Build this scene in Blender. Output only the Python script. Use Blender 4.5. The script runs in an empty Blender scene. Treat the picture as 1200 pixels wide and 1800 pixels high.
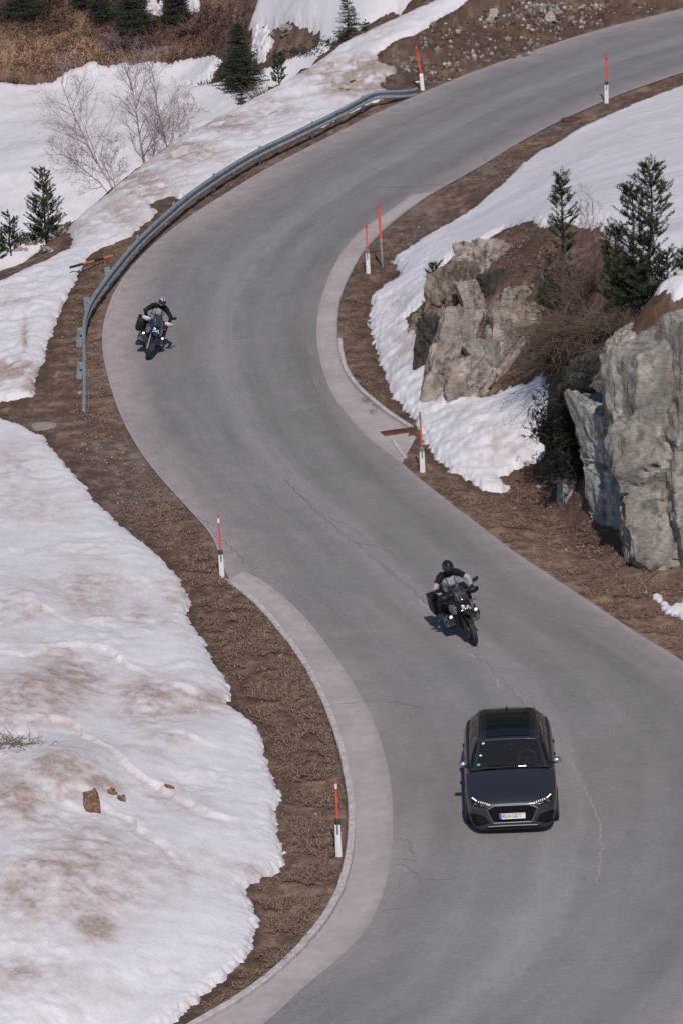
import bpy, bmesh, math, random
import numpy as np
from mathutils import Vector, Matrix, noise as mnoise
from mathutils.bvhtree import BVHTree
random.seed(7); rng = np.random.default_rng(7)
R = math.radians
scene = bpy.context.scene
COL = scene.collection

# ---------------------------------------------------------------- camera, sky, sun, exposure
F, CH, PITCH, ROLL = 7500.0, 32.0, R(17.6), R(2.4)      # focal length in photo pixels, camera height, tilt, roll
fwd = np.array([0, math.cos(PITCH), -math.sin(PITCH)])
_r = np.array([1.0, 0, 0]); _u = np.array([0, math.sin(PITCH), math.cos(PITCH)])
cr = math.cos(ROLL) * _r - math.sin(ROLL) * _u
cu = math.cos(ROLL) * _u + math.sin(ROLL) * _r
cam_d = bpy.data.cameras.new('camera'); cam = bpy.data.objects.new('camera', cam_d); COL.objects.link(cam)
m = Matrix.Identity(4)
for i in range(3):
    m[i][0], m[i][1], m[i][2] = cr[i], cu[i], -fwd[i]
m[2][3] = CH
cam.matrix_world = m
cam_d.lens = 36.0 * F / 1800.0; cam_d.sensor_width = 36; cam_d.clip_start = 1; cam_d.clip_end = 3000
scene.camera = cam

SUN = Vector((0.08, -0.82, 1.0)).normalized()             # towards the sun
el = math.asin(SUN.z); az = math.atan2(SUN.x, SUN.y)
w = bpy.data.worlds.new('World'); scene.world = w; w.use_nodes = True
nt = w.node_tree; bg = nt.nodes['Background']
sky = nt.nodes.new('ShaderNodeTexSky'); sky.sky_type = 'NISHITA'; sky.sun_disc = False
sky.sun_elevation = el; sky.sun_rotation = az; sky.altitude = 2000; sky.air_density = 1.0; sky.dust_density = 1.2; sky.ozone_density = 1.0
nt.links.new(sky.outputs['Color'], bg.inputs['Color']); bg.inputs['Strength'].default_value = 0.09
sd = bpy.data.lights.new('sun', 'SUN'); sd.energy = 3.0; sd.angle = R(0.6); sd.color = (1.0, 0.93, 0.89)
so = bpy.data.objects.new('sun', sd); COL.objects.link(so); so.rotation_euler = SUN.to_track_quat('Z', 'Y').to_euler(); so.location = (0, 0, 60)
scene.view_settings.view_transform = 'Standard'; scene.view_settings.look = 'None'
scene.view_settings.exposure = 0.06; scene.view_settings.gamma = 1
scene.view_settings.use_curve_mapping = False
scene.render.engine = 'CYCLES'
scene.cycles.use_denoising = False
scene.cycles.max_bounces = 6; scene.cycles.transparent_max_bounces = 12

# ---------------------------------------------------------------- helpers
def ray(px, py):
    d = fwd + (px - 600) / F * cr - (py - 900) / F * cu
    return d
def unp(px, py, z=0.0):
    d = ray(px, py); t = (z - CH) / d[2]
    return np.array([d[0] * t, d[1] * t, z])
def scale_at(P):
    return F / float(np.dot(np.array(P) - np.array([0, 0, CH]), fwd))

def tag(o, label=None, cat=None, group=None, kind=None):
    for k, v in (('label', label), ('category', cat), ('group', group), ('kind', kind)):
        if v: o[k] = v
    return o
def empty(name, loc=(0, 0, 0), rot=(0, 0, 0), label=None, cat=None, group=None):
    o = bpy.data.objects.new(name, None); COL.objects.link(o); o.location = loc; o.rotation_euler = rot
    o.empty_display_size = 0.2
    return tag(o, label, cat, group)
def link_mesh(name, me, parent=None):
    o = bpy.data.objects.new(name, me); COL.objects.link(o)
    if parent is not None: o.parent = parent
    return o

class MB:
    """collects shapes, then links them as one mesh"""
    def __init__(s): s.v = []; s.f = []; s.mi = []; s.m = 0
    def add(s, vs, fs):
        b = len(s.v); s.v.extend([tuple(p) for p in vs]); s.f.extend([tuple(i + b for i in f) for f in fs]); s.mi.extend([s.m] * len(fs))
    def box(s, c, d, rot=None, taper=1.0):
        hx, hy, hz = d[0] / 2, d[1] / 2, d[2] / 2
        vs = []
        for z in (-hz, hz):
            k = 1.0 if z < 0 else taper
            vs += [(-hx * k, -hy * k, z), (hx * k, -hy * k, z), (hx * k, hy * k, z), (-hx * k, hy * k, z)]
        if rot is not None: vs = [rot @ Vector(p) for p in vs]
        vs = [(p[0] + c[0], p[1] + c[1], p[2] + c[2]) for p in vs]
        s.add(vs, [(3, 2, 1, 0), (4, 5, 6, 7), (0, 1, 5, 4), (1, 2, 6, 5), (2, 3, 7, 6), (3, 0, 4, 7)])
    def tube(s, pts, rad, n=8, cap=True):
        pts = [Vector(p) for p in pts]; N = len(pts)
        if not isinstance(rad, (list, tuple)): rad = [rad] * N
        t0 = (pts[1] - pts[0]).normalized()
        ref = Vector((0, 0, 1)) if abs(t0.z) < 0.9 else Vector((1, 0, 0))
        a = t0.cross(ref).normalized(); vs = []; fs = []
        for i in range(N):
            t = (pts[min(i + 1, N - 1)] - pts[max(i - 1, 0)]).normalized()
            a = (a - t * a.dot(t)).normalized(); b = t.cross(a)
            for k in range(n):
                q = 2 * math.pi * k / n
                vs.append(pts[i] + (a * math.cos(q) + b * math.sin(q)) * rad[i])
        for i in range(N - 1):
            for k in range(n):
                k2 = (k + 1) % n
                fs.append((i * n + k, i * n + k2, (i + 1) * n + k2, (i + 1) * n + k))
        if cap and n > 2:
            fs.append(tuple(range(n))[::-1]); fs.append(tuple(range((N - 1) * n, N * n)))
        s.add(vs, fs)
    def lathe(s, prof, c=(0, 0, 0), axis='X', n=32, close=False):
        """prof: (radius, along) pairs"""
        vs = []; fs = []; P = len(prof)
        for k in range(n):
            q = 2 * math.pi * k / n; co, si = math.cos(q), math.sin(q)
            for r, h in prof:
                if axis == 'X': p = (h, r * co, r * si)
                elif axis == 'Y': p = (r * si, h, r * co)
                else: p = (r * co, r * si, h)
                vs.append((p[0] + c[0], p[1] + c[1], p[2] + c[2]))
        for k in range(n):
            k2 = (k + 1) % n
            for j in range(P if close else P - 1):
                j2 = (j + 1) % P
                fs.append((k * P + j, k2 * P + j, k2 * P + j2, k * P + j2))
        s.add(vs, fs)
    def ell(s, c, r, nu=16, nv=10, rot=None):
        vs = []; fs = []
        for j in range(nv + 1):
            th = math.pi * j / nv
            for i in range(nu):
                ph = 2 * math.pi * i / nu
                p = Vector((r[0] * math.sin(th) * math.cos(ph), r[1] * math.sin(th) * math.sin(ph), r[2] * math.cos(th)))
                if rot is not None: p = rot @ p
                vs.append((p[0] + c[0], p[1] + c[1], p[2] + c[2]))
        for j in range(nv):
            for i in range(nu):
                i2 = (i + 1) % nu
                fs.append((j * nu + i, (j + 1) * nu + i, (j + 1) * nu + i2, j * nu + i2))
        s.add(vs, fs)
    def loft(s, secs, cap=True, closed=True):
        n = len(secs[0]); vs = [p for q in secs for p in q]; fs = []
        for i in range(len(secs) - 1):
            for k in range(n if closed else n - 1):
                k2 = (k + 1) % n
                fs.append((i * n + k, i * n + k2, (i + 1) * n + k2, (i + 1) * n + k))
        if cap:
            fs.append(tuple(range(n))[::-1]); fs.append(tuple(range((len(secs) - 1) * n, len(secs) * n)))
        s.add(vs, fs)
    def mirror_x(s):
        n = len(s.v); s.v += [(-x, y, z) for x, y, z in s.v]
        fs = [tuple(i + n for i in f[::-1]) for f in s.f]; s.f += fs; s.mi += s.mi[:]
    def build(s, name, mats, parent=None, smooth=True, angle=40, bevel=0.0, sub=0):
        me = bpy.data.meshes.new(name); me.from_pydata(s.v, [], s.f)
        if not isinstance(mats, (list, tuple)): mats = [mats]
        for mm in mats: me.materials.append(mm)
        if len(mats) > 1: me.polygons.foreach_set('material_index', s.mi)
        bm = bmesh.new(); bm.from_mesh(me); bmesh.ops.recalc_face_normals(bm, faces=bm.faces); bm.to_mesh(me); bm.free()
        if smooth:
            me.polygons.foreach_set('use_smooth', [True] * len(me.polygons))
            if not sub: me.set_sharp_from_angle(angle=R(angle))
        o = link_mesh(name, me, parent)
        if bevel:
            b = o.modifiers.new('bevel', 'BEVEL'); b.width = bevel; b.segments = 2; b.limit_method = 'ANGLE'; b.angle_limit = R(35)
        if sub:
            q = o.modifiers.new('sub', 'SUBSURF'); q.levels = sub; q.render_levels = sub
        return o

# materials -------------------------------------------------------
def mat(name, color, rough=0.6, metal=0.0, spec=0.5, coat=0.0, noise=0.0, nscale=20, bump=0.0, bscale=60, emit=None, estr=0, var=None):
    m_ = bpy.data.materials.new(name); m_.use_nodes = True; n = m_.node_tree.nodes; L = m_.node_tree.links
    b = n['Principled BSDF']; b.inputs['Roughness'].default_value = rough; b.inputs['Metallic'].default_value = metal
    b.inputs['Specular IOR Level'].default_value = spec; b.inputs['Coat Weight'].default_value = coat; b.inputs['Coat Roughness'].default_value = 0.05
    b.inputs['Base Color'].default_value = (*color, 1)
    tc = n.new('ShaderNodeTexCoord')
    if noise:
        t = n.new('ShaderNodeTexNoise'); t.inputs['Scale'].default_value = nscale; t.inputs['Detail'].default_value = 6
        L.new(tc.outputs['Object'], t.inputs['Vector'])
        r_ = n.new('ShaderNodeValToRGB'); r_.color_ramp.elements[0].position = 0.3; r_.color_ramp.elements[1].position = 0.7
        lo = [c * (1 - noise) for c in color]; hi = [min(1, c * (1 + noise)) for c in (var or color)]
        r_.color_ramp.elements[0].color = (*lo, 1); r_.color_ramp.elements[1].color = (*hi, 1)
        L.new(t.outputs['Fac'], r_.inputs['Fac']); L.new(r_.outputs['Color'], b.inputs['Base Color'])
    if bump:
        t2 = n.new('ShaderNodeTexNoise'); t2.inputs['Scale'].default_value = bscale; t2.inputs['Detail'].default_value = 5
        L.new(tc.outputs['Object'], t2.inputs['Vector'])
        bp = n.new('ShaderNodeBump'); bp.inputs['Strength'].default_value = bump; bp.inputs['Distance'].default_value = 0.02
        L.new(t2.outputs['Fac'], bp.inputs['Height']); L.new(bp.outputs['Normal'], b.inputs['Normal'])
    if emit:
        b.inputs['Emission Color'].default_value = (*emit, 1); b.inputs['Emission Strength'].default_value = estr
    return m_

def col_mat(name, rough, fine=((40, 0.25),), bump=0.3, bscale=30, bdist=0.03, spec=0.3, sss=0.0, grain=None, bdetail=8):
    """surface whose albedo is the mesh's own colour attribute, broken up by fine noise"""
    m_ = bpy.data.materials.new(name); m_.use_nodes = True; n = m_.node_tree.nodes; L = m_.node_tree.links
    b = n['Principled BSDF']; b.inputs['Roughness'].default_value = rough; b.inputs['Specular IOR Level'].default_value = spec
    at = n.new('ShaderNodeAttribute'); at.attribute_name = 'Col'
    tc = n.new('ShaderNodeTexCoord'); prev = at.outputs['Color']
    for sc, amt in fine:
        t = n.new('ShaderNodeTexNoise'); t.inputs['Scale'].default_value = sc; t.inputs['Detail'].default_value = 4; t.inputs['Roughness'].default_value = 0.65
        L.new(tc.outputs['Object'], t.inputs['Vector'])
        mr = n.new('ShaderNodeMapRange'); mr.inputs['From Min'].default_value = 0.3; mr.inputs['From Max'].default_value = 0.7
        mr.inputs['To Min'].default_value = 1 - amt; mr.inputs['To Max'].default_value = 1 + amt
        L.new(t.outputs['Fac'], mr.inputs['Value'])
        vm = n.new('ShaderNodeVectorMath'); vm.operation = 'SCALE'
        L.new(prev, vm.inputs[0]); L.new(mr.outputs['Result'], vm.inputs['Scale']); prev = vm.outputs['Vector']
    L.new(prev, b.inputs['Base Color'])
    t2 = n.new('ShaderNodeTexNoise'); t2.inputs['Scale'].default_value = bscale; t2.inputs['Detail'].default_value = bdetail; t2.inputs['Roughness'].default_value = 0.6
    L.new(tc.outputs['Object'], t2.inputs['Vector'])
    bp = n.new('ShaderNodeBump'); bp.inputs['Strength'].default_value = bump; bp.inputs['Distance'].default_value = bdist
    L.new(t2.outputs['Fac'], bp.inputs['Height']); L.new(bp.outputs['Normal'], b.inputs['Normal'])
    if sss:
        b.inputs['Subsurface Weight'].default_value = sss; b.inputs['Subsurface Radius'].default_value = (0.03, 0.03, 0.04); b.inputs['Subsurface Scale'].default_value = 0.5
    return m_

def glass_mat(name, tint, opacity, rough=0.02):
    """thin sheet: see through with a tint, mirror reflection on top"""
    m_ = bpy.data.materials.new(name); m_.use_nodes = True; n = m_.node_tree.nodes; L = m_.node_tree.links
    n.remove(n['Principled BSDF']); out = n['Material Output']
    tr = n.new('ShaderNodeBsdfTransparent'); tr.inputs['Color'].default_value = (*tint, 1)
    gl = n.new('ShaderNodeBsdfGlossy'); gl.inputs['Roughness'].default_value = rough
    di = n.new('ShaderNodeBsdfDiffuse'); di.inputs['Color'].default_value = (*[c * 0.25 for c in tint], 1)
    m1 = n.new('ShaderNodeMixShader'); m1.inputs['Fac'].default_value = opacity
    L.new(tr.outputs[0], m1.inputs[1]); L.new(di.outputs[0], m1.inputs[2])
    fr = n.new('ShaderNodeFresnel'); fr.inputs['IOR'].default_value = 1.5
    m2 = n.new('ShaderNodeMixShader'); L.new(fr.outputs[0], m2.inputs['Fac']); L.new(m1.outputs[0], m2.inputs[1]); L.new(gl.outputs[0], m2.inputs[2])
    L.new(m2.outputs[0], out.inputs['Surface'])
    return m_

# noise -----------------------------------------------------------
_perm = np.random.default_rng(11).permutation(4096)
_ga = np.random.default_rng(12).uniform(0, 2 * np.pi, 4096)
_gx, _gy = np.cos(_ga), np.sin(_ga)
def perlin(x, y, seed=0):
    xi = np.floor(x).astype(np.int64); yi = np.floor(y).astype(np.int64); xf = x - xi; yf = y - yi
    def g(ix, iy, dx, dy):
        h = _perm[(_perm[(ix + seed * 131) & 4095] + iy) & 4095]
        return _gx[h] * dx + _gy[h] * dy
    u = xf * xf * xf * (xf * (xf * 6 - 15) + 10); v = yf * yf * yf * (yf * (yf * 6 - 15) + 10)
    a = g(xi, yi, xf, yf); b = g(xi + 1, yi, xf - 1, yf); c = g(xi, yi + 1, xf, yf - 1); d = g(xi + 1, yi + 1, xf - 1, yf - 1)
    return (a + u * (b - a) + v * ((c + u * (d - c)) - (a + u * (b - a)))) * 1.5
def fbm(x, y, sc, oct=4, seed=0, gain=0.5):
    s = 0; a = 1; f = 1.0 / sc
    for i in range(oct):
        s = s + a * perlin(x * f + 17.3 * i, y * f - 9.1 * i, seed + i); a *= gain; f *= 2.03
    return s
def sstep(a, b, x):
    t = np.clip((x - a) / (b - a), 0, 1); return t * t * (3 - 2 * t)

def sdf(X, Y, poly, margin=3.0):
    """signed distance in plan, positive inside; -margin far outside"""
    P = np.asarray(poly)[:, :2]; out = np.full(X.shape, -float(margin))
    lo = P.min(0) - margin; hi = P.max(0) + margin
    idx = np.nonzero((X > lo[0]) & (X < hi[0]) & (Y > lo[1]) & (Y < hi[1]))[0]
    A = P; B = np.roll(P, -1, 0)
    for k in range(0, len(idx), 60000):
        ii = idx[k:k + 60000]; x = X[ii][:, None]; y = Y[ii][:, None]
        d = B - A; L2 = (d ** 2).sum(1) + 1e-12
        t = np.clip(((x - A[:, 0]) * d[:, 0] + (y - A[:, 1]) * d[:, 1]) / L2, 0, 1)
        dx = x - A[:, 0] - t * d[:, 0]; dy = y - A[:, 1] - t * d[:, 1]
        dist = np.sqrt((dx * dx + dy * dy).min(1))
        c = (A[:, 1] > y) != (B[:, 1] > y)
        xx = A[:, 0] + (y - A[:, 1]) * d[:, 0] / np.where(np.abs(d[:, 1]) < 1e-12, 1e-12, d[:, 1])
        ins = (np.sum(c & (x < xx), 1) % 2) == 1
        out[ii] = np.where(ins, dist, -dist)
    return out
def ldist(X, Y, line):
    P = np.asarray(line)[:, :2]; A = P[:-1]; d = P[1:] - A; L2 = (d ** 2).sum(1) + 1e-12; out = np.empty(X.shape)
    for k in range(0, len(X), 60000):
        x = X[k:k + 60000][:, None]; y = Y[k:k + 60000][:, None]
        t = np.clip(((x - A[:, 0]) * d[:, 0] + (y - A[:, 1]) * d[:, 1]) / L2, 0, 1)
        out[k:k + 60000] = np.sqrt(((x - A[:, 0] - t * d[:, 0]) ** 2 + (y - A[:, 1] - t * d[:, 1]) ** 2).min(1))
    return out
def chaikin(P, n=1, closed=False):
    P = np.asarray(P, float)
    for _ in range(n):
        A = P; B = np.roll(P, -1, 0)
        if not closed: A, B = P[:-1], P[1:]
        Q = np.empty((2 * len(A), P.shape[1])); Q[0::2] = A * .75 + B * .25; Q[1::2] = A * .25 + B * .75
        P = Q if closed else np.vstack([P[:1], Q, P[-1:]])
    return P
def resample(P, n):
    P = np.asarray(P, float); s = np.r_[0, np.cumsum(np.linalg.norm(np.diff(P, axis=0), axis=1))]
    q = np.linspace(0, s[-1], n)
    return np.stack([np.interp(q, s, P[:, k]) for k in range(P.shape[1])], 1)
def set_col(me, rgb):
    a = me.color_attributes.new('Col', 'FLOAT_COLOR', 'POINT')
    c = np.ones((len(me.vertices), 4), np.float32); c[:, :3] = rgb; a.data.foreach_set('color', c.ravel())
def mesh_np(name, V, Q, material, smooth=True):
    """mesh from an (n,3) array and an (m,4) array of quads"""
    me = bpy.data.meshes.new(name); me.vertices.add(len(V)); me.vertices.foreach_set('co', np.asarray(V, np.float32).ravel())
    k = Q.shape[1]
    me.loops.add(Q.size); me.loops.foreach_set('vertex_index', Q.astype(np.int32).ravel())
    me.polygons.add(len(Q)); me.polygons.foreach_set('loop_start', np.arange(0, Q.size, k, dtype=np.int32))
    me.update(calc_edges=True); me.validate()
    me.polygons.foreach_set('use_smooth', np.full(len(me.polygons), smooth))
    if material: me.materials.append(material)
    return me
# ---------------------------------------------------------------- lie of the land
# outlines measured on the road plane (z = 0), then used in metres
pairs = [((-300, 2150), (820, 2200)), ((80, 1950), (1000, 2000)), ((360, 1800), (1180, 1830)), ((490, 1715), (1275, 1710)), ((545, 1660), (1320, 1620)), ((590, 1600), (1345, 1540)),
 ((618, 1480), (1355, 1440)), ((610, 1370), (1345, 1330)), ((585, 1275), (1300, 1245)), ((560, 1215), (1260, 1203)), ((530, 1160), (1200, 1163)), ((495, 1115), (1120, 1115)),
 ((455, 1068), (1060, 1075)), ((402, 1026), (1000, 1035)), ((376, 945), (900, 970)), ((345, 910), (850, 930)), ((300, 862), (790, 885)), ((260, 815), (740, 845)), ((228, 765), (705, 815)),
 ((205, 715), (668, 765)), ((190, 665), (625, 705)), ((180, 620), (598, 630)), ((180, 580), (592, 590)), ((188, 545), (594, 545)), ((205, 505), (603, 510)), ((235, 465), (620, 475)),
 ((275, 425), (640, 440)), ((330, 383), (690, 390)), ((390, 345), (760, 340)), ((455, 305), (800, 318)), ((520, 270), (850, 290)), ((590, 235), (900, 258)), ((660, 200), (950, 230)),
 ((720, 173), (1000, 205)), ((790, 143), (1040, 188)), ((850, 120), (1085, 168)), ((920, 95), (1150, 145)), ((1000, 68), (1200, 128)), ((1080, 45), (1300, 100)), ((1150, 28), (1400, 66)),
 ((1200, 15), (1480, 44)), ((1320, -16), (1600, 14)), ((1500, -50), (1800, -20))]
LR = np.array([np.r_[unp(*a)[:2], unp(*b)[:2]] for a, b in pairs])
LR = chaikin(LR, 2)
road_poly = np.vstack([LR[:, :2], LR[::-1, 2:]])

kerb_l = [(300, 1830), (360, 1797), (420, 1763), (490, 1710), (545, 1655), (585, 1600), (608, 1543), (618, 1480), (619, 1420), (611, 1370), (598, 1310), (580, 1260), (560, 1215), (530, 1160), (495, 1115), (455, 1068), (422, 1040), (397, 1026)]
# heights known or judged at places on the ground: photo place + height
ctl = []
def C(*t):
    for px, py, z in t: ctl.append(unp(px, py, z))
for q in LR[::6]: ctl.append(np.array([(q[0] + q[2]) / 2, (q[1] + q[3]) / 2, 0]))
# verge right of the inner bend, ditch below the cliff
C((650, 560, -.03), (665, 500, 0.0), (640, 650, 0), (700, 715, 0), (770, 830, 0), (780, 365, .05), (900, 275, .08), (1050, 190, .05), (1200, 130, .05), (1400, 80, .3),
  (900, 920, .0), (1000, 985, .0), (1100, 1055, .0), (1180, 1095, .0), (960, 890, .1), (1050, 970, .2), (1150, 1030, .2))
# snow bank, snow slope, outcrop, plateau
C((720, 520, .45), (700, 620, .4), (740, 690, .4), (820, 760, .4), (880, 830, .1), (900, 740, .8), (940, 680, 1.2), (690, 470, .12), (740, 470, .7),
  (830, 700, .6), (780, 670, .5), (730, 570, .7), (770, 560, 1.3), (800, 470, 2.0), (850, 440, 2.6), (930, 400, 3.2), (900, 470, 2.8), (900, 560, 2.0), (930, 640, 1.6), (990, 420, 3.5),
  (1050, 500, 4.2), (1130, 540, 5.0), (1190, 558, 5.1), (1085, 585, 4.6), (1000, 560, 3.2), (980, 640, 2.0), (965, 730, 1.0), (985, 800, .5), (1000, 845, .3),
  (1030, 895, .15), (1060, 930, .1), (1085, 948, .1), (1010, 872, .25), (1110, 985, .1), (1150, 1000, .1), (1200, 1005, .1), (1000, 380, 3.6), (1100, 330, 3.3), (1150, 250, 2.2), (1200, 400, 4.5), (1000, 300, 1.8), (940, 330, 1.2), (1100, 230, 1.1), (1000, 258, .3),
  (830, 390, .3), (880, 375, 1.2), (1200, 180, .7), (1300, 500, 5.2), (1330, 1030, .6), (1300, 1120, .1), (1500, 300, 4.5), (1500, 700, 6), (1500, 1100, 1.0), (1800, 900, 4), (1700, 200, 4))
# lower left bank and verges
C((310, 960, 0), (400, 1150, .05), (500, 1350, .08), (540, 1500, .08), (480, 1650, .06), (400, 1760, .05), (300, 1100, .2), (200, 1000, .2), (0, 850, .2), (0, 1100, .7), (150, 1200, .6), (250, 1300, .5),
  (100, 1400, .9), (0, 1500, 1.1), (300, 1500, .45), (200, 1700, .5), (0, 1750, .7), (-300, 1400, 1.5), (-300, 900, .5), (-300, 1800, .9), (400, 1400, .2), (-900, 1300, 2), (-100, 2000, .5),
  (100, 700, -.03), (20, 725, -.1), (150, 650, 0), (-100, 730, -.4), (30, 650, -.05), (60, 550, -.05), (100, 480, -.1), (0, 600, -.1), (-120, 570, -.5), (-400, 650, -1.5))
# outside of the bend: rail verge, embankment, crest
C((165, 560, 0), (200, 480, 0), (300, 385, 0), (450, 282, 0), (600, 205, 0), (700, 160, .05), (250, 340, -.25), (350, 270, -.25), (450, 205, -.2), (560, 140, .05), (650, 105, .35), (720, 70, .8), (780, 22, 1.2),
  (-60, 500, -.9), (50, 460, -.6), (110, 408, -.7), (150, 378, -.6), (210, 326, -.55), (260, 288, -.5), (310, 250, -.45), (390, 208, -.35), (480, 160, -.15), (600, 82, .3), (700, 34, .8), (760, 5, 1.2), (840, -40, 2.0))
crest_px = [(-140, 545, -1.4), (-60, 500, -.9), (50, 458, -.6), (110, 405, -.7), (150, 375, -.6), (210, 323, -.55), (260, 285, -.5), (310, 247, -.45), (390, 205, -.35), (480, 157, -.15), (560, 108, .1), (600, 79, .3), (640, 60, .5), (700, 31, .8), (760, 3, 1.2), (840, -40, 2.0)]
crest = np.array([unp(*q) for q in crest_px])
for i, q in enumerate(crest):                             # the bank drops away behind the crest
    dz = min(1.0, max(0.0, (len(crest) - 3 - i) / 9.0))
    nrm = np.array([-0.75, 0.66]) if i < 12 else np.array([-0.6, 0.8])
    for st, dr in ((4.0, 2.3), (9.0, 5.2)):
        ctl.append(np.array([q[0] + nrm[0] * st, q[1] + nrm[1] * st * 1.3, q[2] - dr * dz - 0.15 * (1 - dz) * st]))
# valley meadow and the slope beyond
C((200, 235, -7), (80, 230, -7), (0, 190, -7.2), (0, 260, -7.2), (300, 170, -6.7), (200, 135, -6.8), (60, 155, -7), (350, 118, -6.2), (400, 145, -5.9), (100, 100, -6.2), (250, 70, -5.6), (60, 20, -4.5), 
  (400, 60, -4.6), (460, 85, -4.2), (520, 60, -3.3), (470, 20, -3.4), (560, 30, -2.2), (640, 25, -1.2), (600, -30, -.5), (-300, 50, -5), (-400, 250, -7.5), (-800, 200, -7))
for q in ((-25, 197, -2), (-12, 196, -2.4), (-2, 194, -1.5), (-25, 215, 4), (-12, 215, 4), (0, 212, 4.5), (8, 186, 4), (14, 192, 4), (22, 196, 4), (3, 181, 3), (10, 205, 9), (25, 215, 9), (0, 250, 16), (-30, 250, 15), (30, 250, 18)): ctl.append(np.array(q, float))
# cut bank above the upper road
C((760, 120, .2), (800, 95, .3), (840, 55, .5), (900, 55, .35), (950, 22, .6), (1000, 30, .3), (1050, 12, .3), (900, 10, .8), (1000, -20, .8), (1130, 5, .2), (1200, -20, .4), (1100, -70, 1.4), (900, -60, 1.8), (1350, -60, .5), (1300, -120, 2))
crest_zone = np.vstack([crest[:, :2], [[12, 260]], [[-80, 260]], [[-80, 125]]])
kerb_zone = np.array([unp(*q)[:2] for q in kerb_l] )
ctl = np.array(ctl)
c_m = 1.2
def phi(x, y):
    return np.sqrt((x[:, None] - ctl[:, 0]) ** 2 + ((y[:, None] - ctl[:, 1]) * 0.8) ** 2 + c_m ** 2)
A = phi(ctl[:, 0], ctl[:, 1]); n_c = len(ctl)
A = A - np.eye(n_c) * 0.15
Pm = np.c_[np.ones(n_c), ctl[:, :2]]
wts = np.linalg.solve(np.block([[A, Pm], [Pm.T, np.zeros((3, 3))]]), np.r_[ctl[:, 2], 0, 0, 0])
def base_h(x, y):
    shp = np.shape(x); x = np.ravel(np.asarray(x, float)); y = np.ravel(np.asarray(y, float)); o = np.empty(len(x))
    for k in range(0, len(x), 40000):
        X_, Y_ = x[k:k + 40000], y[k:k + 40000]
        o[k:k + 40000] = phi(X_, Y_) @ wts[:-3] + wts[-3] + wts[-2] * X_ + wts[-1] * Y_
    return o.reshape(shp)
def ground_h(x, y, dr=None):
    if dr is None: dr = sdf(x, y, road_poly, 6)
    k = sstep(-2.2, -0.25, dr); shp = np.shape(x); xf = np.ravel(x); yf = np.ravel(y)
    h = (base_h(xf, yf) + .55 * np.maximum(0, yf - 232)) * (1 - k.ravel()) - 0.10 * sstep(-.02, 0.25, dr).ravel()  # rising far slope is added out of view for dark reflections
    # the bank falls away steeply behind its crest
    i_ = np.nonzero((yf > 120) & (xf < 8))[0]
    s_ = sdf(xf[i_], yf[i_], crest_zone, 30.0)
    h[i_] -= 3.6 * sstep(.1, 4.0, s_) * (1 - sstep(7, 20, s_)) * sstep(182, 170, yf[i_]) + .5 * sstep(.1, 2.5, s_) * (1 - sstep(7, 20, s_))
    # ground behind the kerbs stands level with their tops
    j_ = np.nonzero((dr.ravel() < 0) & (dr.ravel() > -2.5))[0]
    kd = np.minimum(ldist(xf[j_], yf[j_], kerb_zone), 99)
    h[j_] += .11 * sstep(.03, .10, -dr.ravel()[j_]) * sstep(1.6, .5, kd)
    return h.reshape(shp)
_gx0, _gy0, _gst = -40.0, 56.0, .25
_gX, _gY = np.meshgrid(np.arange(321) * _gst + _gx0, np.arange(781) * _gst + _gy0)
_gZ = ground_h(_gX.ravel(), _gY.ravel()).reshape(_gX.shape)
def ground_q(x, y):
    """ground height read from a quarter-metre table"""
    fx = np.clip((x - _gx0) / _gst, 0, 319.99); fy = np.clip((y - _gy0) / _gst, 0, 779.99); i = fx.astype(int); j = fy.astype(int); fx = fx - i; fy = fy - j
    return (_gZ[j, i] * (1 - fx) + _gZ[j, i + 1] * fx) * (1 - fy) + (_gZ[j + 1, i] * (1 - fx) + _gZ[j + 1, i + 1] * fx) * fy
def rm(pts):
    """where the lines of sight of photo places meet the ground; a third number fixes the height instead"""
    out = np.zeros((len(pts), 3)); todo = []
    for i, p in enumerate(pts):
        if len(p) == 3: out[i] = unp(*p)
        else: todo.append(i)
    for c in range(0, len(todo), 4000):
        ii = todo[c:c + 4000]
        pp = np.array([pts[i] for i in ii], float)
        D = fwd[None] + ((pp[:, 0] - 600) / F)[:, None] * cr - ((pp[:, 1] - 900) / F)[:, None] * cu
        T = np.arange(60, 240, 0.4)
        X_ = D[:, 0:1] * T; Y_ = D[:, 1:2] * T; Z_ = CH + D[:, 2:3] * T; g = Z_ - ground_q(X_, Y_)
        bl = g < 0; k = np.where(bl.any(1), bl.argmax(1), len(T) - 1); k = np.maximum(k, 1); r_ = np.arange(len(ii))
        a_, b_ = g[r_, k - 1], g[r_, k]; t = T[k - 1] + .4 * np.clip(a_ / np.where(a_ == b_, 1, a_ - b_), 0, 1)
        out[ii] = np.stack([D[:, 0] * t, D[:, 1] * t, CH + D[:, 2] * t], 1)
    return out
def project(x, y, z):
    d = np.stack([x, y, z - CH], 1); dep = d @ fwd
    return 600 + F * (d @ cr) / dep, 900 - F * (d @ cu) / dep, dep

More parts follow.
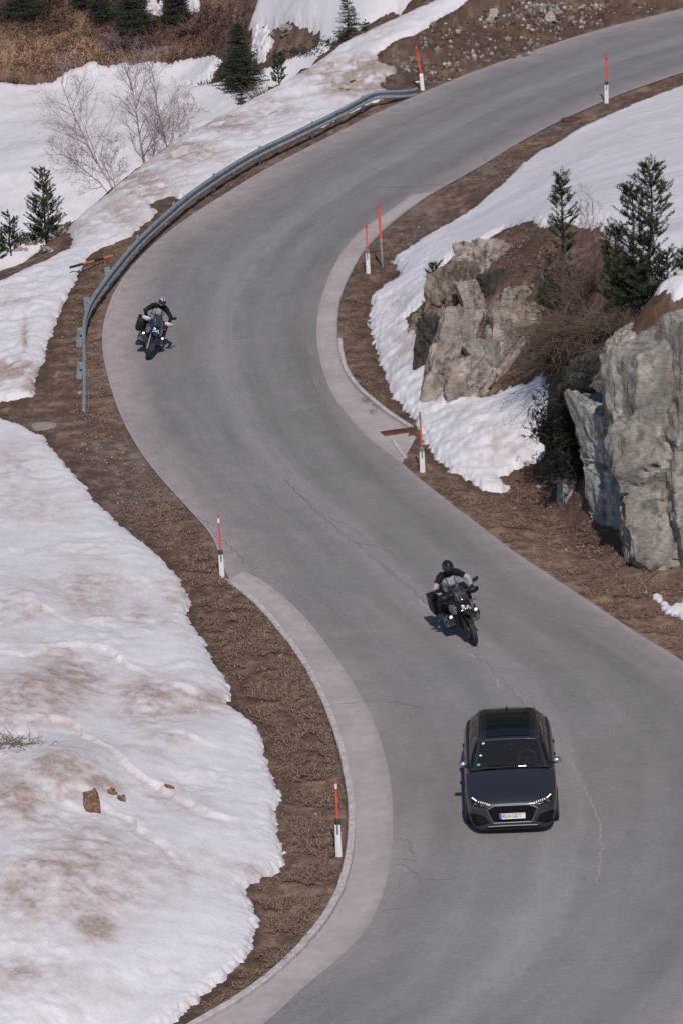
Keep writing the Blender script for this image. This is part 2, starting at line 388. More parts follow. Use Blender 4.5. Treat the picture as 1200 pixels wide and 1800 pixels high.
def fan(nr, nc, y0=66.0, y1=212.0):
    inv = np.linspace(1 / y0, 1 / y1, nr); Yr = 1 / inv
    Yr = np.r_[[20, 35, 48, 58, 62], Yr, [220, 235, 260, 300, 360, 450, 600]]
    tc = np.linspace(-0.098, 0.098, nc)
    tl = np.array([-1.4, -.9, -.6, -.42, -.3, -.24, -.2, -.17, -.15, -.135, -.125, -.117, -.11, -.104])
    tc = np.r_[tl, tc, -tl[::-1]]
    return np.meshgrid(Yr, tc, indexing='ij')
def grid_quads(nr, nc, keep=None):
    i = np.arange(nr - 1)[:, None] * nc + np.arange(nc - 1)[None, :]
    Q = np.stack([i, i + 1, i + nc + 1, i + nc], -1).reshape(-1, 4)
    if keep is not None: Q = Q[keep[Q].any(1)]
    return Q
def compact(V, Q, *attrs):
    used = np.zeros(len(V), bool); used[Q.ravel()] = True; idx = np.cumsum(used) - 1
    return (V[used], idx[Q]) + tuple(a[used] for a in attrs)

def blobs(px, py, lst):
    """soft patches given by place and size in photo units; returns strength"""
    o = np.zeros(len(px))
    for x, y, rx, ry, s in lst:
        o = np.maximum(o, s * np.exp(-(((px - x) / rx) ** 2 + ((py - y) / ry) ** 2)))
    return o

# ---- snow outlines (photo places met with the ground)
snow_left = rm([(0, 738), (40, 752), (75, 770), (100, 800), (130, 835), (155, 860), (160, 880), (190, 905), (215, 930), (250, 955), (285, 985), (310, 1010), (325, 1040), (338, 1060), (328, 1085), (345, 1110), (362, 1140), (380, 1175), (403, 1205), (406, 1228), (398, 1242), (430, 1260), (452, 1280), (465, 1310), (470, 1350), (485, 1385), (495, 1405), (482, 1430), (488, 1465), (498, 1500), (495, 1525), (460, 1545), (430, 1565), (440, 1590), (455, 1620), (445, 1660), (430, 1690), (400, 1720), (360, 1750), (330, 1775), (300, 1800), (200, 1860), (100, 1920), (-200, 2050), (-700, 2000), (-900, 1400), (-700, 760), (-300, 720), (-100, 728)])
snow_mid = rm([(-200, 560), (-100, 530), (0, 500), (50, 475), (95, 455), (124, 443), (128, 420), (120, 404), (150, 376), (210, 325), (260, 287), (310, 249), (390, 207), (480, 159), (560, 110), (600, 81), (640, 62), (700, 33), (760, 5), (800, -10), (830, -4), (805, 12), (775, 30), (735, 58), (690, 75), (660, 97), (668, 112), (695, 120), (700, 127), (680, 134), (665, 150), (692, 168), (655, 180), (600, 206), (555, 228), (500, 250), (450, 270), (400, 302), (350, 335), (318, 352), (300, 345), (265, 358), (262, 372), (280, 372), (249, 400), (224, 419), (190, 432), (165, 444), (150, 458), (137, 490), (118, 521), (106, 548), (96, 574), (84, 608), (78, 630), (70, 650), (64, 666), (59, 698), (0, 706), (-100, 712), (-220, 700)])
snow_right = rm([(1500, 40), (1300, 118), (1200, 156), (1130, 182), (1060, 212), (1000, 242), (940, 277), (900, 312), (860, 347), (830, 372), (790, 397), (740, 427), (690, 460), (700, 475), (708, 487), (680, 502), (655, 522), (652, 545), (649, 575), (658, 610), (670, 640), (685, 680), (690, 700), (720, 727), (735, 750), (745, 770), (760, 800), (785, 825), (820, 842), (850, 862), (880, 868), (893, 856), (872, 842), (900, 826), (935, 816), (955, 800), (962, 760), (965, 700), (953, 655), (905, 682), (850, 704), (800, 692), (768, 674), (772, 640), (750, 600), (720, 577), (712, 560), (735, 540), (756, 520), (760, 490), (790, 455), (840, 430), (885, 405), (950, 392), (1000, 395), (1060, 400), (1090, 440), (1100, 480), (1150, 520), (1185, 530), (1260, 540), (1400, 500), (1800, 420), (2000, 200)])
snow_valley = rm([(-60, 140), (0, 147), (30, 152), (85, 150), (100, 140), (125, 125), (165, 112), (190, 118), (215, 115), (265, 112), (300, 113), (330, 105), (370, 98), (392, 112), (375, 125), (372, 142), (340, 150), (318, 156), (345, 156), (400, 142), (450, 128), (480, 122), (520, 100), (545, 88), (575, 80), (600, 90, -1.2), (-800, 200, -7)])
_cz = [crest[i, :2] + (np.array([-.5, .9]) if i < 9 else np.array([-.4, 1.6])) * .9 for i in range(11, -1, -1)]
snow_valley = np.vstack([snow_valley[:-1, :2], _cz, [[-60, 125], [-60, 175]], snow_valley[-1:, :2]])
snow_high = rm([(440, 40), (452, 54), (470, 48), (500, 42), (530, 44), (552, 48), (562, 62), (556, 82), (590, 74), (640, 50), (700, 18), (745, -15), (600, -60), (480, -40), (452, 5)])
snow_patch_a = rm([(262, 14), (275, 8), (284, 14), (282, 27), (268, 34), (262, 28)])
snow_patch_b = rm([(326, 14), (338, 8), (348, 14), (343, 24), (330, 22)])
snow_patch_r = rm([(1160, 1064), (1180, 1068), (1205, 1060), (1240, 1075), (1250, 1100), (1215, 1098), (1190, 1086), (1170, 1082)])
snow_patch_s = rm([(1142, 1048), (1160, 1050), (1170, 1058), (1152, 1060)])
snow_patch_w = rm([(450, 62), (470, 66), (476, 88), (462, 104), (448, 96)])

soil_wet, soil, grass_d, grass_t = np.array([.060, .039, .031]), np.array([.135, .086, .064]), np.array([.195, .126, .090]), np.array([.30, .20, .142])
gravel = np.array([.150, .122, .112])

def make_ground():
    Yg, Tg = fan(760, 520); nr, nc = Yg.shape; Y = Yg.ravel(); X = (Yg * Tg).ravel()
    dr = sdf(X, Y, road_poly, 6.0)
    Z = ground_h(X, Y, dr)
    off = sstep(0.05, -0.5, dr)
    near = np.exp(-np.maximum(-dr, 0) / 1.2)
    px, py, dep = project(X, Y, Z)
    hill = sstep(3.0, 9.0, -dr) * ((py < 160) | (X > 4) & (Y < 135))
    base_ = Z; relief_ = off * (0.035 * fbm(X, Y, .7, 3, 1) + 0.018 * fbm(X, Y, .16, 2, 5)) + hill * (0.30 * fbm(X, Y, 1.5, 4, 9) + .05 * fbm(X, Y, .3, 2, 6))
    dmin = np.full(len(X), -3.0)
    for P in (snow_left, snow_mid, snow_right, snow_valley, snow_high): dmin = np.maximum(dmin, sdf(X, Y, P, 3.0))
    bare = sstep(.35, -.1, dmin); Z = base_ + bare * relief_
    n1 = fbm(X, Y, 2.0, 4, 20); n2 = fbm(X, Y, .5, 4, 30); n3 = fbm(X, Y, .14, 3, 40)
    t = np.clip(.55 + .7 * n1 + .6 * n2, 0, 1)[:, None]
    c = soil * (1 - t) + grass_d * t
    k = sstep(.1, .55, n2 + .5 * n1 - .15)[:, None]; c = c * (1 - .6 * k) + grass_t * .6 * k
    # damp soil beside the melting snow
    wet = (np.exp(-np.maximum(-dmin, 0) / 0.45) * (dmin > -2.9) * np.clip(.75 + .5 * n1, 0, 1))[:, None] * .75
    c = c * (1 - wet) + soil_wet * wet
    # dry grass along the lower right edge, gravel lay-by at the left, dry hillside
    b = blobs(px, py, [(830, 905, 60, 30, .8), (930, 985, 70, 30, .9), (1040, 1065, 80, 35, 1), (1160, 1130, 90, 40, 1), (520, 1500, 50, 150, .45), (215, 520, 25, 60, .5), (170, 640, 22, 60, .5)])[:, None] * np.clip(.7 + .5 * n2, 0, 1)[:, None]
    c = c * (1 - b) + grass_t * b * 1.05
    b = blobs(px, py, [(60, 95, 110, 35, 1), (170, 85, 80, 30, 1), (110, 70, 90, 25, .8), (250, 100, 60, 15, .6), (30, 120, 50, 20, .8), (330, 85, 60, 15, .6)])[:, None] * np.clip(.75 + .7 * n2, 0, 1)[:, None]
    c = c * (1 - b) + np.array([.36, .22, .145]) * b
    b = blobs(px, py, [(240, 860, 60, 70, .8), (180, 800, 70, 40, .5), (300, 900, 40, 40, .6), (120, 745, 60, 16, .4), (750, 400, 60, 60, .6), (880, 295, 90, 30, .6), (1000, 225, 60, 15, .9), (1040, 195, 40, 12, .8), (600, 150, 60, 30, .7), (690, 130, 50, 25, .9), (1080, 1010, 130, 25, .4)])[:, None] * np.clip(.6 + .8 * n3 + .3 * n2, 0, 1)[:, None]
    c = c * (1 - b) + gravel * b
    # reddish litter under the cliff, dark humus on the outcrop and cut bank; shade of the rock gap painted in
    b = blobs(px, py, [(960, 860, 90, 50, .8), (1060, 940, 60, 40, .8), (900, 880, 60, 30, .5), (1150, 560, 60, 30, .9)])[:, None] * np.clip(.7 + .6 * n2, 0, 1)[:, None]
    c = c * (1 - b) + np.array([.105, .052, .034]) * b
    b = blobs(px, py, [(930, 440, 60, 45, .9), (910, 620, 45, 60, .7), (990, 560, 50, 100, .8), (830, 70, 130, 45, .8), (960, 40, 120, 40, .8), (980, 780, 30, 110, .9), (730, 140, 30, 25, .9), (1080, 20, 100, 20, .7)])[:, None] * np.clip(.8 + .5 * n2, 0, 1)[:, None]
    c = c * (1 - b) + np.array([.062, .037, .028]) * b
    b = blobs(px, py, [(60, 15, 100, 30, .7), (230, 25, 130, 40, .7), (380, 60, 60, 50, .5), (300, 70, 60, 20, .6)])[:, None]
    c = c * (1 - b) + np.array([.085, .048, .038]) * b
    # dust thrown on the verge right beside the asphalt
    k = sstep(226, 240, Y)[:, None]; c = c * (1 - k) + np.array([.040, .042, .034]) * k       # unseen mountainside added far behind, dark so the car roof mirrors it
    d = (sstep(-.35, 0, dr) * np.clip(.55 + .5 * n2, 0, 1))[:, None] * .6
    c = c * (1 - d) + np.array([.20, .16, .14]) * d
    c = c * (1 + .30 * n3 + .20 * n2)[:, None]
    me = mesh_np('ground', np.stack([X, Y, Z], 1), grid_quads(nr, nc), M['ground'])
    set_col(me, np.clip(c, .008, .8))
    tag(link_mesh('ground', me), kind='structure')

def make_snow():
    specs = [('snow', snow_left, .20, 1), ('snow', snow_mid, .20, 2), ('snow', snow_right, .24, 3), ('snow', snow_valley, .3, 4), ('snow', snow_high, .25, 5)]
    Yg, Tg = fan(1050, 640); nr, nc = Yg.shape; Yf = Yg.ravel(); Xf = (Yg * Tg).ravel()
    dr0 = sdf(Xf, Yf, road_poly, 6.0)
    for name, P, th, sid in specs:
        S = sdf(Xf, Yf, P, 2.0)
        keep = S > -0.35
        Q = grid_quads(nr, nc, keep)
        V0 = np.stack([Xf, Yf, dr0], 1); V0, Q, d = compact(V0, Q, S)
        X, Y, dr = V0[:, 0], V0[:, 1], V0[:, 2]
        px, py, dep = project(X, Y, ground_h(X, Y, dr))
        far = 1.0 if sid < 4 else 1.6
        jag = .06 * fbm(X, Y, .5, 3, 50 + sid) + .06 * fbm(X, Y, .14, 3, 60 + sid)
        if sid == 3: jag *= 1.5
        e = d + jag * far
        prof = np.where(e > 0, 1 - np.exp(-e / .10), e * 6)
        Z = ground_h(X, Y, dr) + np.clip(th * prof, -.25, 9) * (0.8 + {1: .06, 2: .2, 3: .10, 4: .12, 5: .12}[sid] * fbm(X, Y, 1.1, 2, 70))
        inn = sstep(0, .8, d)
        lipd = X * 0
        if sid == 1:
            lump = .13 * fbm(X, Y, 4.2, 1, 80) + .022 * fbm(X, Y, 1.7, 1, 81) + .006 * fbm(X * .55, Y * 1.2, .7, 2, 84) + .05 * sstep(-.1, .5, fbm(X, Y, 2.2, 2, 86)) * fbm(X, Y * .8, .6, 3, 87) + blobs(px, py, [(60, 1235, 110, 50, .32), (120, 1375, 100, 45, .36), (30, 1420, 60, 50, .25), (120, 1560, 150, 80, .30), (280, 1235, 90, 30, .18), (320, 1310, 90, 25, .14), (40, 1075, 60, 35, .2), (170, 1030, 100, 50, .12), (350, 1470, 120, 50, .14), (320, 1640, 120, 60, .14)])
            Z += inn * lump + sstep(0, .5, d) * ((.002 + .028 * sstep(.8, .1, d)) * fbm(X * .6, Y, .35, 3, 90) + .004 * fbm(X, Y, .09, 2, 95))
            # old drift lips: the upper layer ends in a low step that faces the road
            for ln in ([(-60, 1180), (30, 1192), (75, 1180), (110, 1160), (180, 1150), (250, 1190), (330, 1222), (400, 1215)], [(-60, 1345), (0, 1330), (60, 1312), (120, 1305), (170, 1340), (230, 1385), (330, 1425), (400, 1440), (455, 1420)],
                       [(220, 1290), (280, 1288), (340, 1312), (420, 1310)], [(-40, 1500), (30, 1480), (90, 1465), (130, 1440), (180, 1445), (260, 1490), (330, 1530)], [(20, 1105), (60, 1098), (85, 1090), (140, 1120)]):
                P2 = chaikin(np.array([unp(a, b, .5)[:2] for a, b in ln]), 2)
                ld = ldist(X, Y, P2)
                yy = np.interp(X, P2[:, 0], P2[:, 1]); sv = ld * np.where(Y > yy, 1, -1) + .16 * fbm(X, Y, .9, 3, 77); inside = sstep(P2[0, 0], P2[0, 0] + .6, X) * sstep(P2[-1, 0], P2[-1, 0] - .6, X)
                wv = np.clip(.7 + .8 * perlin(X * 1.1, X * 0 + P2[0, 1], 3), .1, 1.4)
                Z += inside * .13 * wv * np.exp(-np.abs(sv) / np.where(sv > 0, 1.6, .35)) * sstep(-.07, .07, sv) * inn; lipd = np.maximum(lipd, inside * np.clip(wv, 0, 1) * np.exp(-np.abs(sv + .12) / .22) * (sv < .05))
        elif sid == 2:
            Z += inn * (.10 * fbm(X, Y, 1.5, 3, 81)) + sstep(0, .5, d) * (.03 * fbm(X, Y, .35, 3, 91) + .012 * fbm(X, Y, .1, 2, 92))
        elif sid == 3:
            rough = blobs(px, py, [(700, 560, 70, 120, 1), (760, 720, 110, 110, 1), (870, 800, 110, 90, 1), (760, 460, 60, 50, .6)])
            Z += inn * .05 * fbm(X, Y, 2.5, 2, 82) + sstep(-.1, .3, d) * (.09 * rough * fbm(X * .7, Y, .5, 4, 93) + (.006 + .03 * rough) * fbm(X, Y, .13, 3, 94))
            # the cone of snow that leans against the rock
        else:
            Z += inn * .08 * fbm(X, Y, 3.0, 3, 83) + sstep(0, .5, d) * .02 * fbm(X, Y, .5, 2, 92)
        Z = np.where(d > .25, np.maximum(Z, ground_h(X, Y, dr) + .05), Z)
        n1 = fbm(X, Y, 1.3, 4, 100 + sid); n2 = fbm(X, Y, .35, 4, 110 + sid); n3 = fbm(X, Y, .1, 2, 120)
        white = np.array([.735, .70, .71]); dirt = np.array([.42, .33, .285])
        dt = np.clip(.10 * (n2 + .2) + .05, 0, 1)
        if sid == 1:
            b = blobs(px, py, [(60, 1250, 90, 40, .85), (130, 1210, 60, 35, .7), (260, 1250, 60, 35, .75), (330, 1262, 60, 12, .6), (110, 1390, 70, 30, .85), (30, 1430, 60, 50, .7), (30, 1090, 50, 25, .5), (160, 1050, 70, 40, .45), (290, 1320, 40, 18, .5), (150, 1560, 130, 70, .65), (60, 1600, 70, 60, .5), (170, 1650, 40, 25, .9), (290, 1545, 70, 30, .35), (180, 1405, 40, 16, .7),
                               (310, 1050, 40, 25, .45), (380, 1240, 35, 14, .6), (20, 830, 50, 40, .4), (60, 900, 80, 30, .3), (250, 1090, 60, 30, .25), (30, 1730, 60, 30, .4), (440, 1540, 40, 14, .5), (20, 1390, 40, 30, .6)])
            dt = np.clip(dt + 1.3 * b * np.clip(.82 + .45 * n1 + .45 * n2, 0, 1.2) + .55 * lipd * np.clip(.7 + .6 * n2, 0, 1) + .22 * sstep(.0, .8, fbm(X, Y, 2.6, 3, 140) + .25 * n2) * sstep(470, 330, px) * sstep(850, 1100, py), 0, 1)
        elif sid == 2:
            b = blobs(px, py, [(250, 330, 60, 40, .8), (330, 275, 60, 22, .8), (400, 225, 60, 20, .75), (480, 200, 40, 18, .8), (210, 385, 40, 25, .6), (590, 130, 50, 22, .8), (540, 130, 30, 16, .6), (640, 142, 55, 34, 1.4), (690, 122, 40, 20, 1.3), (600, 160, 40, 20, .9), (640, 60, 50, 14, .4), (20, 660, 60, 22, 1), (55, 680, 18, 24, 1), (45, 600, 6, 40, .8), (30, 540, 40, 14, .3), (150, 410, 30, 14, .5)])
            dt = np.clip(dt + 1.2 * b * np.clip(.8 + .8 * n1 + .7 * n2, 0, 1.2), 0, 1)
        elif sid == 3:
            b = blobs(px, py, [(720, 620, 40, 50, .7), (700, 540, 20, 25, .5), (870, 790, 90, 35, .55), (760, 700, 40, 20, .5), (800, 740, 50, 20, .4), (900, 810, 50, 12, .4)])
            dt = np.clip(dt + b * np.clip(.5 + .9 * n2 + .5 * n1, 0, 1.1), 0, 1)
            white = np.array([.72, .695, .715])
        edge = np.exp(-np.maximum(d, 0) / .12) * np.clip(.35 + .6 * n2, 0, 1) * .6
        dt = np.clip(np.maximum(dt, edge), 0, 1)[:, None]
        c = white * (1 - dt) + dirt * dt * (1 + .25 * n3[:, None])
        crumbs = (sstep(.70, .9, fbm(X, Y, .12, 2, 130)) * np.clip(dt[:, 0] * 1.6 - .35, 0, 1))[:, None] * .6
        c = c * (1 - crumbs) + np.array([.12, .085, .065]) * crumbs
        me = mesh_np(name, np.stack([X, Y, Z], 1), Q, M['snow']); set_col(me, c)
        o = tag(link_mesh(name, me), kind='structure')
        if sid == 1: snow_ref['left'] = o
    # small leftover patches are things one can count
    for P, lab, hgt in ((snow_patch_a, 'small snow patch beside the dark conifer with reddish twigs below it', .2), (snow_patch_b, 'smaller snow patch right of the two conifers on the hillside', .2), (snow_patch_r, 'flat leftover snow patch on brown verge below the big cliff', .1),
                         (snow_patch_s, 'tiny white snow crumb left on brown verge beside the flat snow patch', .08), (snow_patch_w, 'narrow snow patch between the dense conifer and the brown bank', .2)):
        c = P[:, :2].mean(0); lo = P[:, :2].min(0) - .4; hi = P[:, :2].max(0) + .4
        nx, ny = 60, 60
        gx, gy = np.meshgrid(np.linspace(lo[0], hi[0], nx), np.linspace(lo[1], hi[1], ny)); X = gx.ravel(); Y = gy.ravel()
        d = sdf(X, Y, P, 3.0) + (.34 if hgt == .2 else .12) * fbm(X, Y, .45, 3, 55) - (.05 if hgt == .2 else 0)
        Q = grid_quads(ny, nx, d > -.1); h0 = ground_h(X, Y)
        Z = h0 + np.where(d > 0, hgt * (1 - np.exp(-d / .08)), d * 3) + .04 + .04 * fbm(X, Y, .3, 2, 56)
        if hgt == .2: Z += .25
        V, Q, d = compact(np.stack([X, Y, Z], 1), Q, d)
        V[:, 0] -= c[0]; V[:, 1] -= c[1]
        me = mesh_np('snow_patch', V, Q, M['snow']); set_col(me, np.tile([.68, .64, .66], (len(V), 1)))
        o = link_mesh('snow_patch', me); o.location = (c[0], c[1], 0); tag(o, lab, 'snow patch', 'leftover snow patches')
snow_ref = {}
# ---------------------------------------------------------------- road, gutters, kerbs
asph = np.array([.268, .245, .247])
def make_road():
    S = resample(np.c_[LR], 560); na = 72
    t = np.linspace(0, 1, na); L_ = S[:, None, :2]; R_ = S[:, None, 2:]
    P = L_ + (R_ - L_) * t[None, :, None]
    X = P[..., 0].ravel(); Y = P[..., 1].ravel(); a = np.tile(t, len(S)); sl = np.repeat(np.linspace(0, 1, len(S)), na)
    px, py, dep = project(X, Y, X * 0)
    wd = np.repeat(np.linalg.norm(S[:, 2:] - S[:, :2], axis=1), na)
    n1 = fbm(X, Y, 2.2, 3, 200); n2 = fbm(X, Y, .5, 3, 210)
    lane = fbm(a * 7.5 + .15 * n1, sl * 12, .55, 3, 220)                     # long streaks that follow the traffic
    v = .875 + .07 * lane + .035 * n1 + .03 * n2 + blobs(px, py, [(860, 1640, 300, 190, .13), (1120, 1760, 220, 80, .10), (700, 1140, 120, 90, .07), (430, 880, 130, 90, .08), (560, 960, 100, 70, .05), (400, 560, 90, 120, .03)]) + .04 * fbm(a * 22, sl * 30, .6, 3, 225)
    for c0, wdt, am in ((.22, .07, -.10), (.38, .06, -.07), (.49, .045, .10), (.62, .06, -.08), (.82, .07, -.14), (.545, .012, .09)):
        v += am * np.exp(-((a - c0 - .012 * n1) / wdt) ** 2)
    c = asph * v[:, None]
    dusty = np.array([.40, .335, .325])
    eL = np.exp(-(a * wd) / (.55 + .25 * n1)) * .7
    eL = np.maximum(eL, np.exp(-(a * wd / 1.15) ** 2) * blobs(px, py, [(210, 600, 90, 230, 1), (400, 350, 220, 90, .85), (650, 220, 160, 60, .5), (300, 850, 70, 80, .6)]) * .95)
    eR = np.exp(-((1 - a) * wd) / (.28 + .1 * n1)) * .6
    e = np.clip(np.maximum(eL, eR) * (1 + .5 * n2), 0, 1)[:, None]
    c = c * (1 - e) + dusty * e
    V = np.stack([X, Y, np.full_like(X, .02)], 1)
    me = mesh_np('road', V, grid_quads(len(S), na), M['asphalt']); set_col(me, c)
    road = tag(link_mesh('road', me), kind='structure')
    # cracks: thin worn grooves and pale patched seams in the surface
    def ribbon(mb, pts, w, jit=.035, z=.0245):
        P = np.array([unp(*q)[:2] for q in pts]); n = max(6, int(np.linalg.norm(np.diff(P, axis=0), axis=1).sum() / .10)); P = resample(P, n)
        j = np.stack([fbm(P[:, 0] * 3, P[:, 1] * 3, 1, 3, 300), fbm(P[:, 0] * 3, P[:, 1] * 3, 1, 3, 310)], 1) * jit * 2; P = P + j
        tg = np.gradient(P, axis=0); nn = np.stack([-tg[:, 1], tg[:, 0]], 1); nn /= np.linalg.norm(nn, axis=1)[:, None] + 1e-9
        ww = w * .55 * np.clip(.55 + rng.random(n) * .8, .2, 1.4); ww[0] = ww[-1] = .002
        a_ = P + nn * ww[:, None] / 2; b_ = P - nn * ww[:, None] / 2
        vs = [(p[0], p[1], z) for p in a_] + [(p[0], p[1], z) for p in b_]
        mb.add(vs, [(i, i + 1, n + i + 1, n + i) for i in range(n - 1)])
    dark = [([(500, 845), (530, 875), (548, 893), (570, 912), (600, 938), (635, 962), (665, 990), (700, 1020), (735, 1048), (758, 1072)], .035), ([(575, 910), (612, 925), (640, 945)], .02), ([(610, 955), (650, 958), (690, 972)], .018), ([(832, 1150), (868, 1185), (895, 1210), (925, 1245)], .022),
            ([(596, 1240), (650, 1233), (700, 1236), (735, 1246)], .025), ([(705, 1480), (715, 1478), (722, 1498), (728, 1505)], .03), ([(690, 1522), (712, 1522), (732, 1540), (738, 1556)], .035), ([(690, 1512), (735, 1514), (730, 1522)], .022), ([(738, 1548), (770, 1550), (800, 1545)], .02), ([(660, 1605), (680, 1600), (700, 1597)], .022), ([(690, 1575), (703, 1555), (700, 1540)], .018),
            ([(345, 910), (365, 920), (378, 942), (402, 960), (420, 975), (426, 995)], .03), ([(655, 330), (720, 330), (770, 325)], .03), ([(1002, 1015), (1060, 1062), (1120, 1098)], .03), ([(700, 345), (760, 322)], .03), ([(536, 610), (540, 650), (560, 700)], .03), ([(640, 1095), (700, 1160)], .012)]
    pale = [([(1003, 1340), (1015, 1365), (1030, 1395), (1042, 1420), (1050, 1450), (1055, 1490), (1052, 1530), (1048, 1560)], .03), ([(1042, 1422), (1015, 1430)], .02), ([(1005, 1352), (985, 1362)], .015), ([(905, 1215), (925, 1240)], .03), ([(735, 1055), (758, 1078)], .05), ([(738, 1072), (752, 1086)], .03), ([(820, 1150), (840, 1160)], .10), ([(388, 604), (420, 601), (462, 598)], .07), ([(845, 1165), (870, 1190), (880, 1215)], .035), ([(700, 1236), (740, 1245), (775, 1243)], .02)]
    mb = MB()
    for p, w_ in dark: ribbon(mb, p, w_)
    o = mb.build('crack', M['crack'], road, smooth=False); o['kind'] = 'stuff'
    mb = MB()
    for p, w_ in pale: ribbon(mb, p, w_, .03, .0255)
    o = mb.build('worn_seam', M['seam'], road, smooth=False); o['kind'] = 'stuff'

gut_l = [(380, 1858), (470, 1800), (533, 1737), (587, 1695), (640, 1645), (668, 1590), (685, 1530), (690, 1470), (690, 1410), (682, 1350), (665, 1290), (640, 1235), (610, 1185), (575, 1135), (540, 1090), (500, 1050), (460, 1020), (428, 1005)]
kerb_r = [(597, 600), (601, 633), (612, 662), (635, 690), (662, 713), (695, 738), (722, 755)]
gutr_out = [(764, 338), (720, 365), (690, 390), (660, 415), (640, 440), (620, 475), (603, 510), (594, 545), (592, 590), (598, 630), (612, 665), (635, 695), (665, 718), (700, 742), (735, 762)]
gutr_in = [(722, 344), (680, 375), (640, 400), (610, 430), (585, 470), (565, 520), (557, 560), (556, 600), (563, 640), (580, 690), (605, 725), (640, 765), (668, 788), (690, 805), (706, 816)]
def make_gutters():
    for a, b, sd in ((kerb_l, gut_l, 1), (gutr_out, gutr_in, 2)):
        A = resample(chaikin([unp(*p)[:2] for p in a], 2), 260); B = resample(chaikin([unp(*p)[:2] for p in b], 2), 260)
        t = np.linspace(0, 1, 22); P = A[:, None] + (B - A)[:, None] * t[None, :, None]
        X = P[..., 0].ravel(); Y = P[..., 1].ravel(); tt = np.tile(t, 260)
        n1 = fbm(X, Y, 1.5, 3, 240); n2 = fbm(X, Y, .3, 3, 250)
        c = np.array([.405, .355, .342]) * (1 + .12 * n1 + .08 * n2)[:, None]
        g = (np.exp(-tt / .07) * np.clip(.5 + n2, 0, 1))[:, None] * (.8 if sd == 2 else .55)     # grit swept against the kerb
        c = c * (1 - g) + np.array([.15, .118, .10]) * g
        tr = (sstep(.75, 1, tt + .25 * n2) * (.5 if sd == 1 else .35))[:, None]; c = c * (1 - tr) + asph * tr
        me = mesh_np('concrete_gutter', np.stack([X, Y, np.full_like(X, .0245)], 1), grid_quads(260, 22), M['concrete_sheet']); set_col(me, c)
        tag(link_mesh('concrete_gutter', me), kind='structure')
    # kerbs laid stone by stone
    for pts, n, w_, h, lab, sgn in ((kerb_l, 46, .15, .13, 'pale concrete kerb curving round the brown verge at lower left', 1), (kerb_r, 14, .13, .10, 'short weathered kerb edging the inside of the bend by the drain', 1), ([(690, 776), (702, 795), (712, 806)], 3, .10, .08, 'short kerb stub pointing from the rusty drain to the road edge', 1)):
        P = chaikin([unp(*p)[:2] for p in pts], 2); Q = resample(P, n + 1)
        k = tag(empty('kerb', (Q[0][0], Q[0][1], 0)), lab, 'kerb', 'kerbs beside the road'); k['kind'] = 'thing'
        for i in range(n):
            a, b = Q[i], Q[i + 1]; d = b - a; l = np.linalg.norm(d); d /= l; nn = np.array([-d[1], d[0]]); mid = (a + b) / 2
            mb = MB(); hw = w_ / 2; hl = l / 2 - .006; tw = .018
            jz = random.uniform(-.006, .006); jx = random.uniform(-.006, .006)
            prof = [(-hw, -.08), (-hw, h - tw + jz), (-hw + tw, h + jz), (hw - tw, h + jz), (hw, h - tw + jz), (hw, -.08)]
            loc = np.array([mid[0] - Q[0][0], mid[1] - Q[0][1]])
            secs = []
            for s_ in (-hl, hl):
                secs.append([(loc[0] + d[0] * s_ + nn[0] * (q + jx), loc[1] + d[1] * s_ + nn[1] * (q + jx), z) for q, z in prof])
            mb.loft(secs); mb.build('kerb_stone', M['kerb'], k, smooth=False)
    # rusty channel that leads water off the road
    a = unp(672, 765); b = unp(728, 757); ang = math.atan2(b[1] - a[1], b[0] - a[0]); L_ = np.linalg.norm((b - a)[:2])
    dr = empty('drain_channel', tuple(a), (0, 0, ang), 'rusty steel drain channel set across the gutter inside the bend', 'drain')
    mb = MB(); mb.box((L_ / 2, .20, .03), (L_, .10, .07)); mb.build('concrete_edge', M['kerb'], dr, bevel=.01)
    mb = MB(); mb.box((L_ / 2, -.02, .034), (L_, .30, .02)); mb.build('channel_bed', M['rust'], dr)
    for k in range(9):
        mb = MB(); mb.box((L_ * (k + .5) / 9, -.02, .05), (.03, .30, .02)); mb.build('grate_bar', M['rust_d'], dr)
    mb = MB(); mb.box((L_ / 2, -.18, .045), (L_, .02, .05)); mb.box((L_ / 2, .14, .045), (L_, .02, .05)); mb.build('steel_rim', M['rust'], dr)
    # worn manhole covers level with the verge
    for q, lab in (((78, 750), 'pale round manhole cover sunk in the brown lay-by at left'), ((1002, 211), 'rusty brown manhole cover beside the upper verge')):
        p = unp(*q); o = empty('manhole_cover', tuple(p + np.array([0, 0, .03])), (0, 0, .4), lab, 'manhole cover', 'manhole covers on the verges')
        mb = MB(); mb.lathe([(.0, .0), (.26, .0), (.27, -.01), (.27, -.06)], axis='Z', n=28); mb.build('lid', M['manhole'] if q[0] < 500 else M['rust'], o, angle=30)
        mb = MB(); mb.lathe([(.28, -.06), (.28, .012), (.33, .012), (.34, -.06)], axis='Z', n=28); mb.build('ring', M['manhole'] if q[0] < 500 else M['rust_d'], o, angle=30)
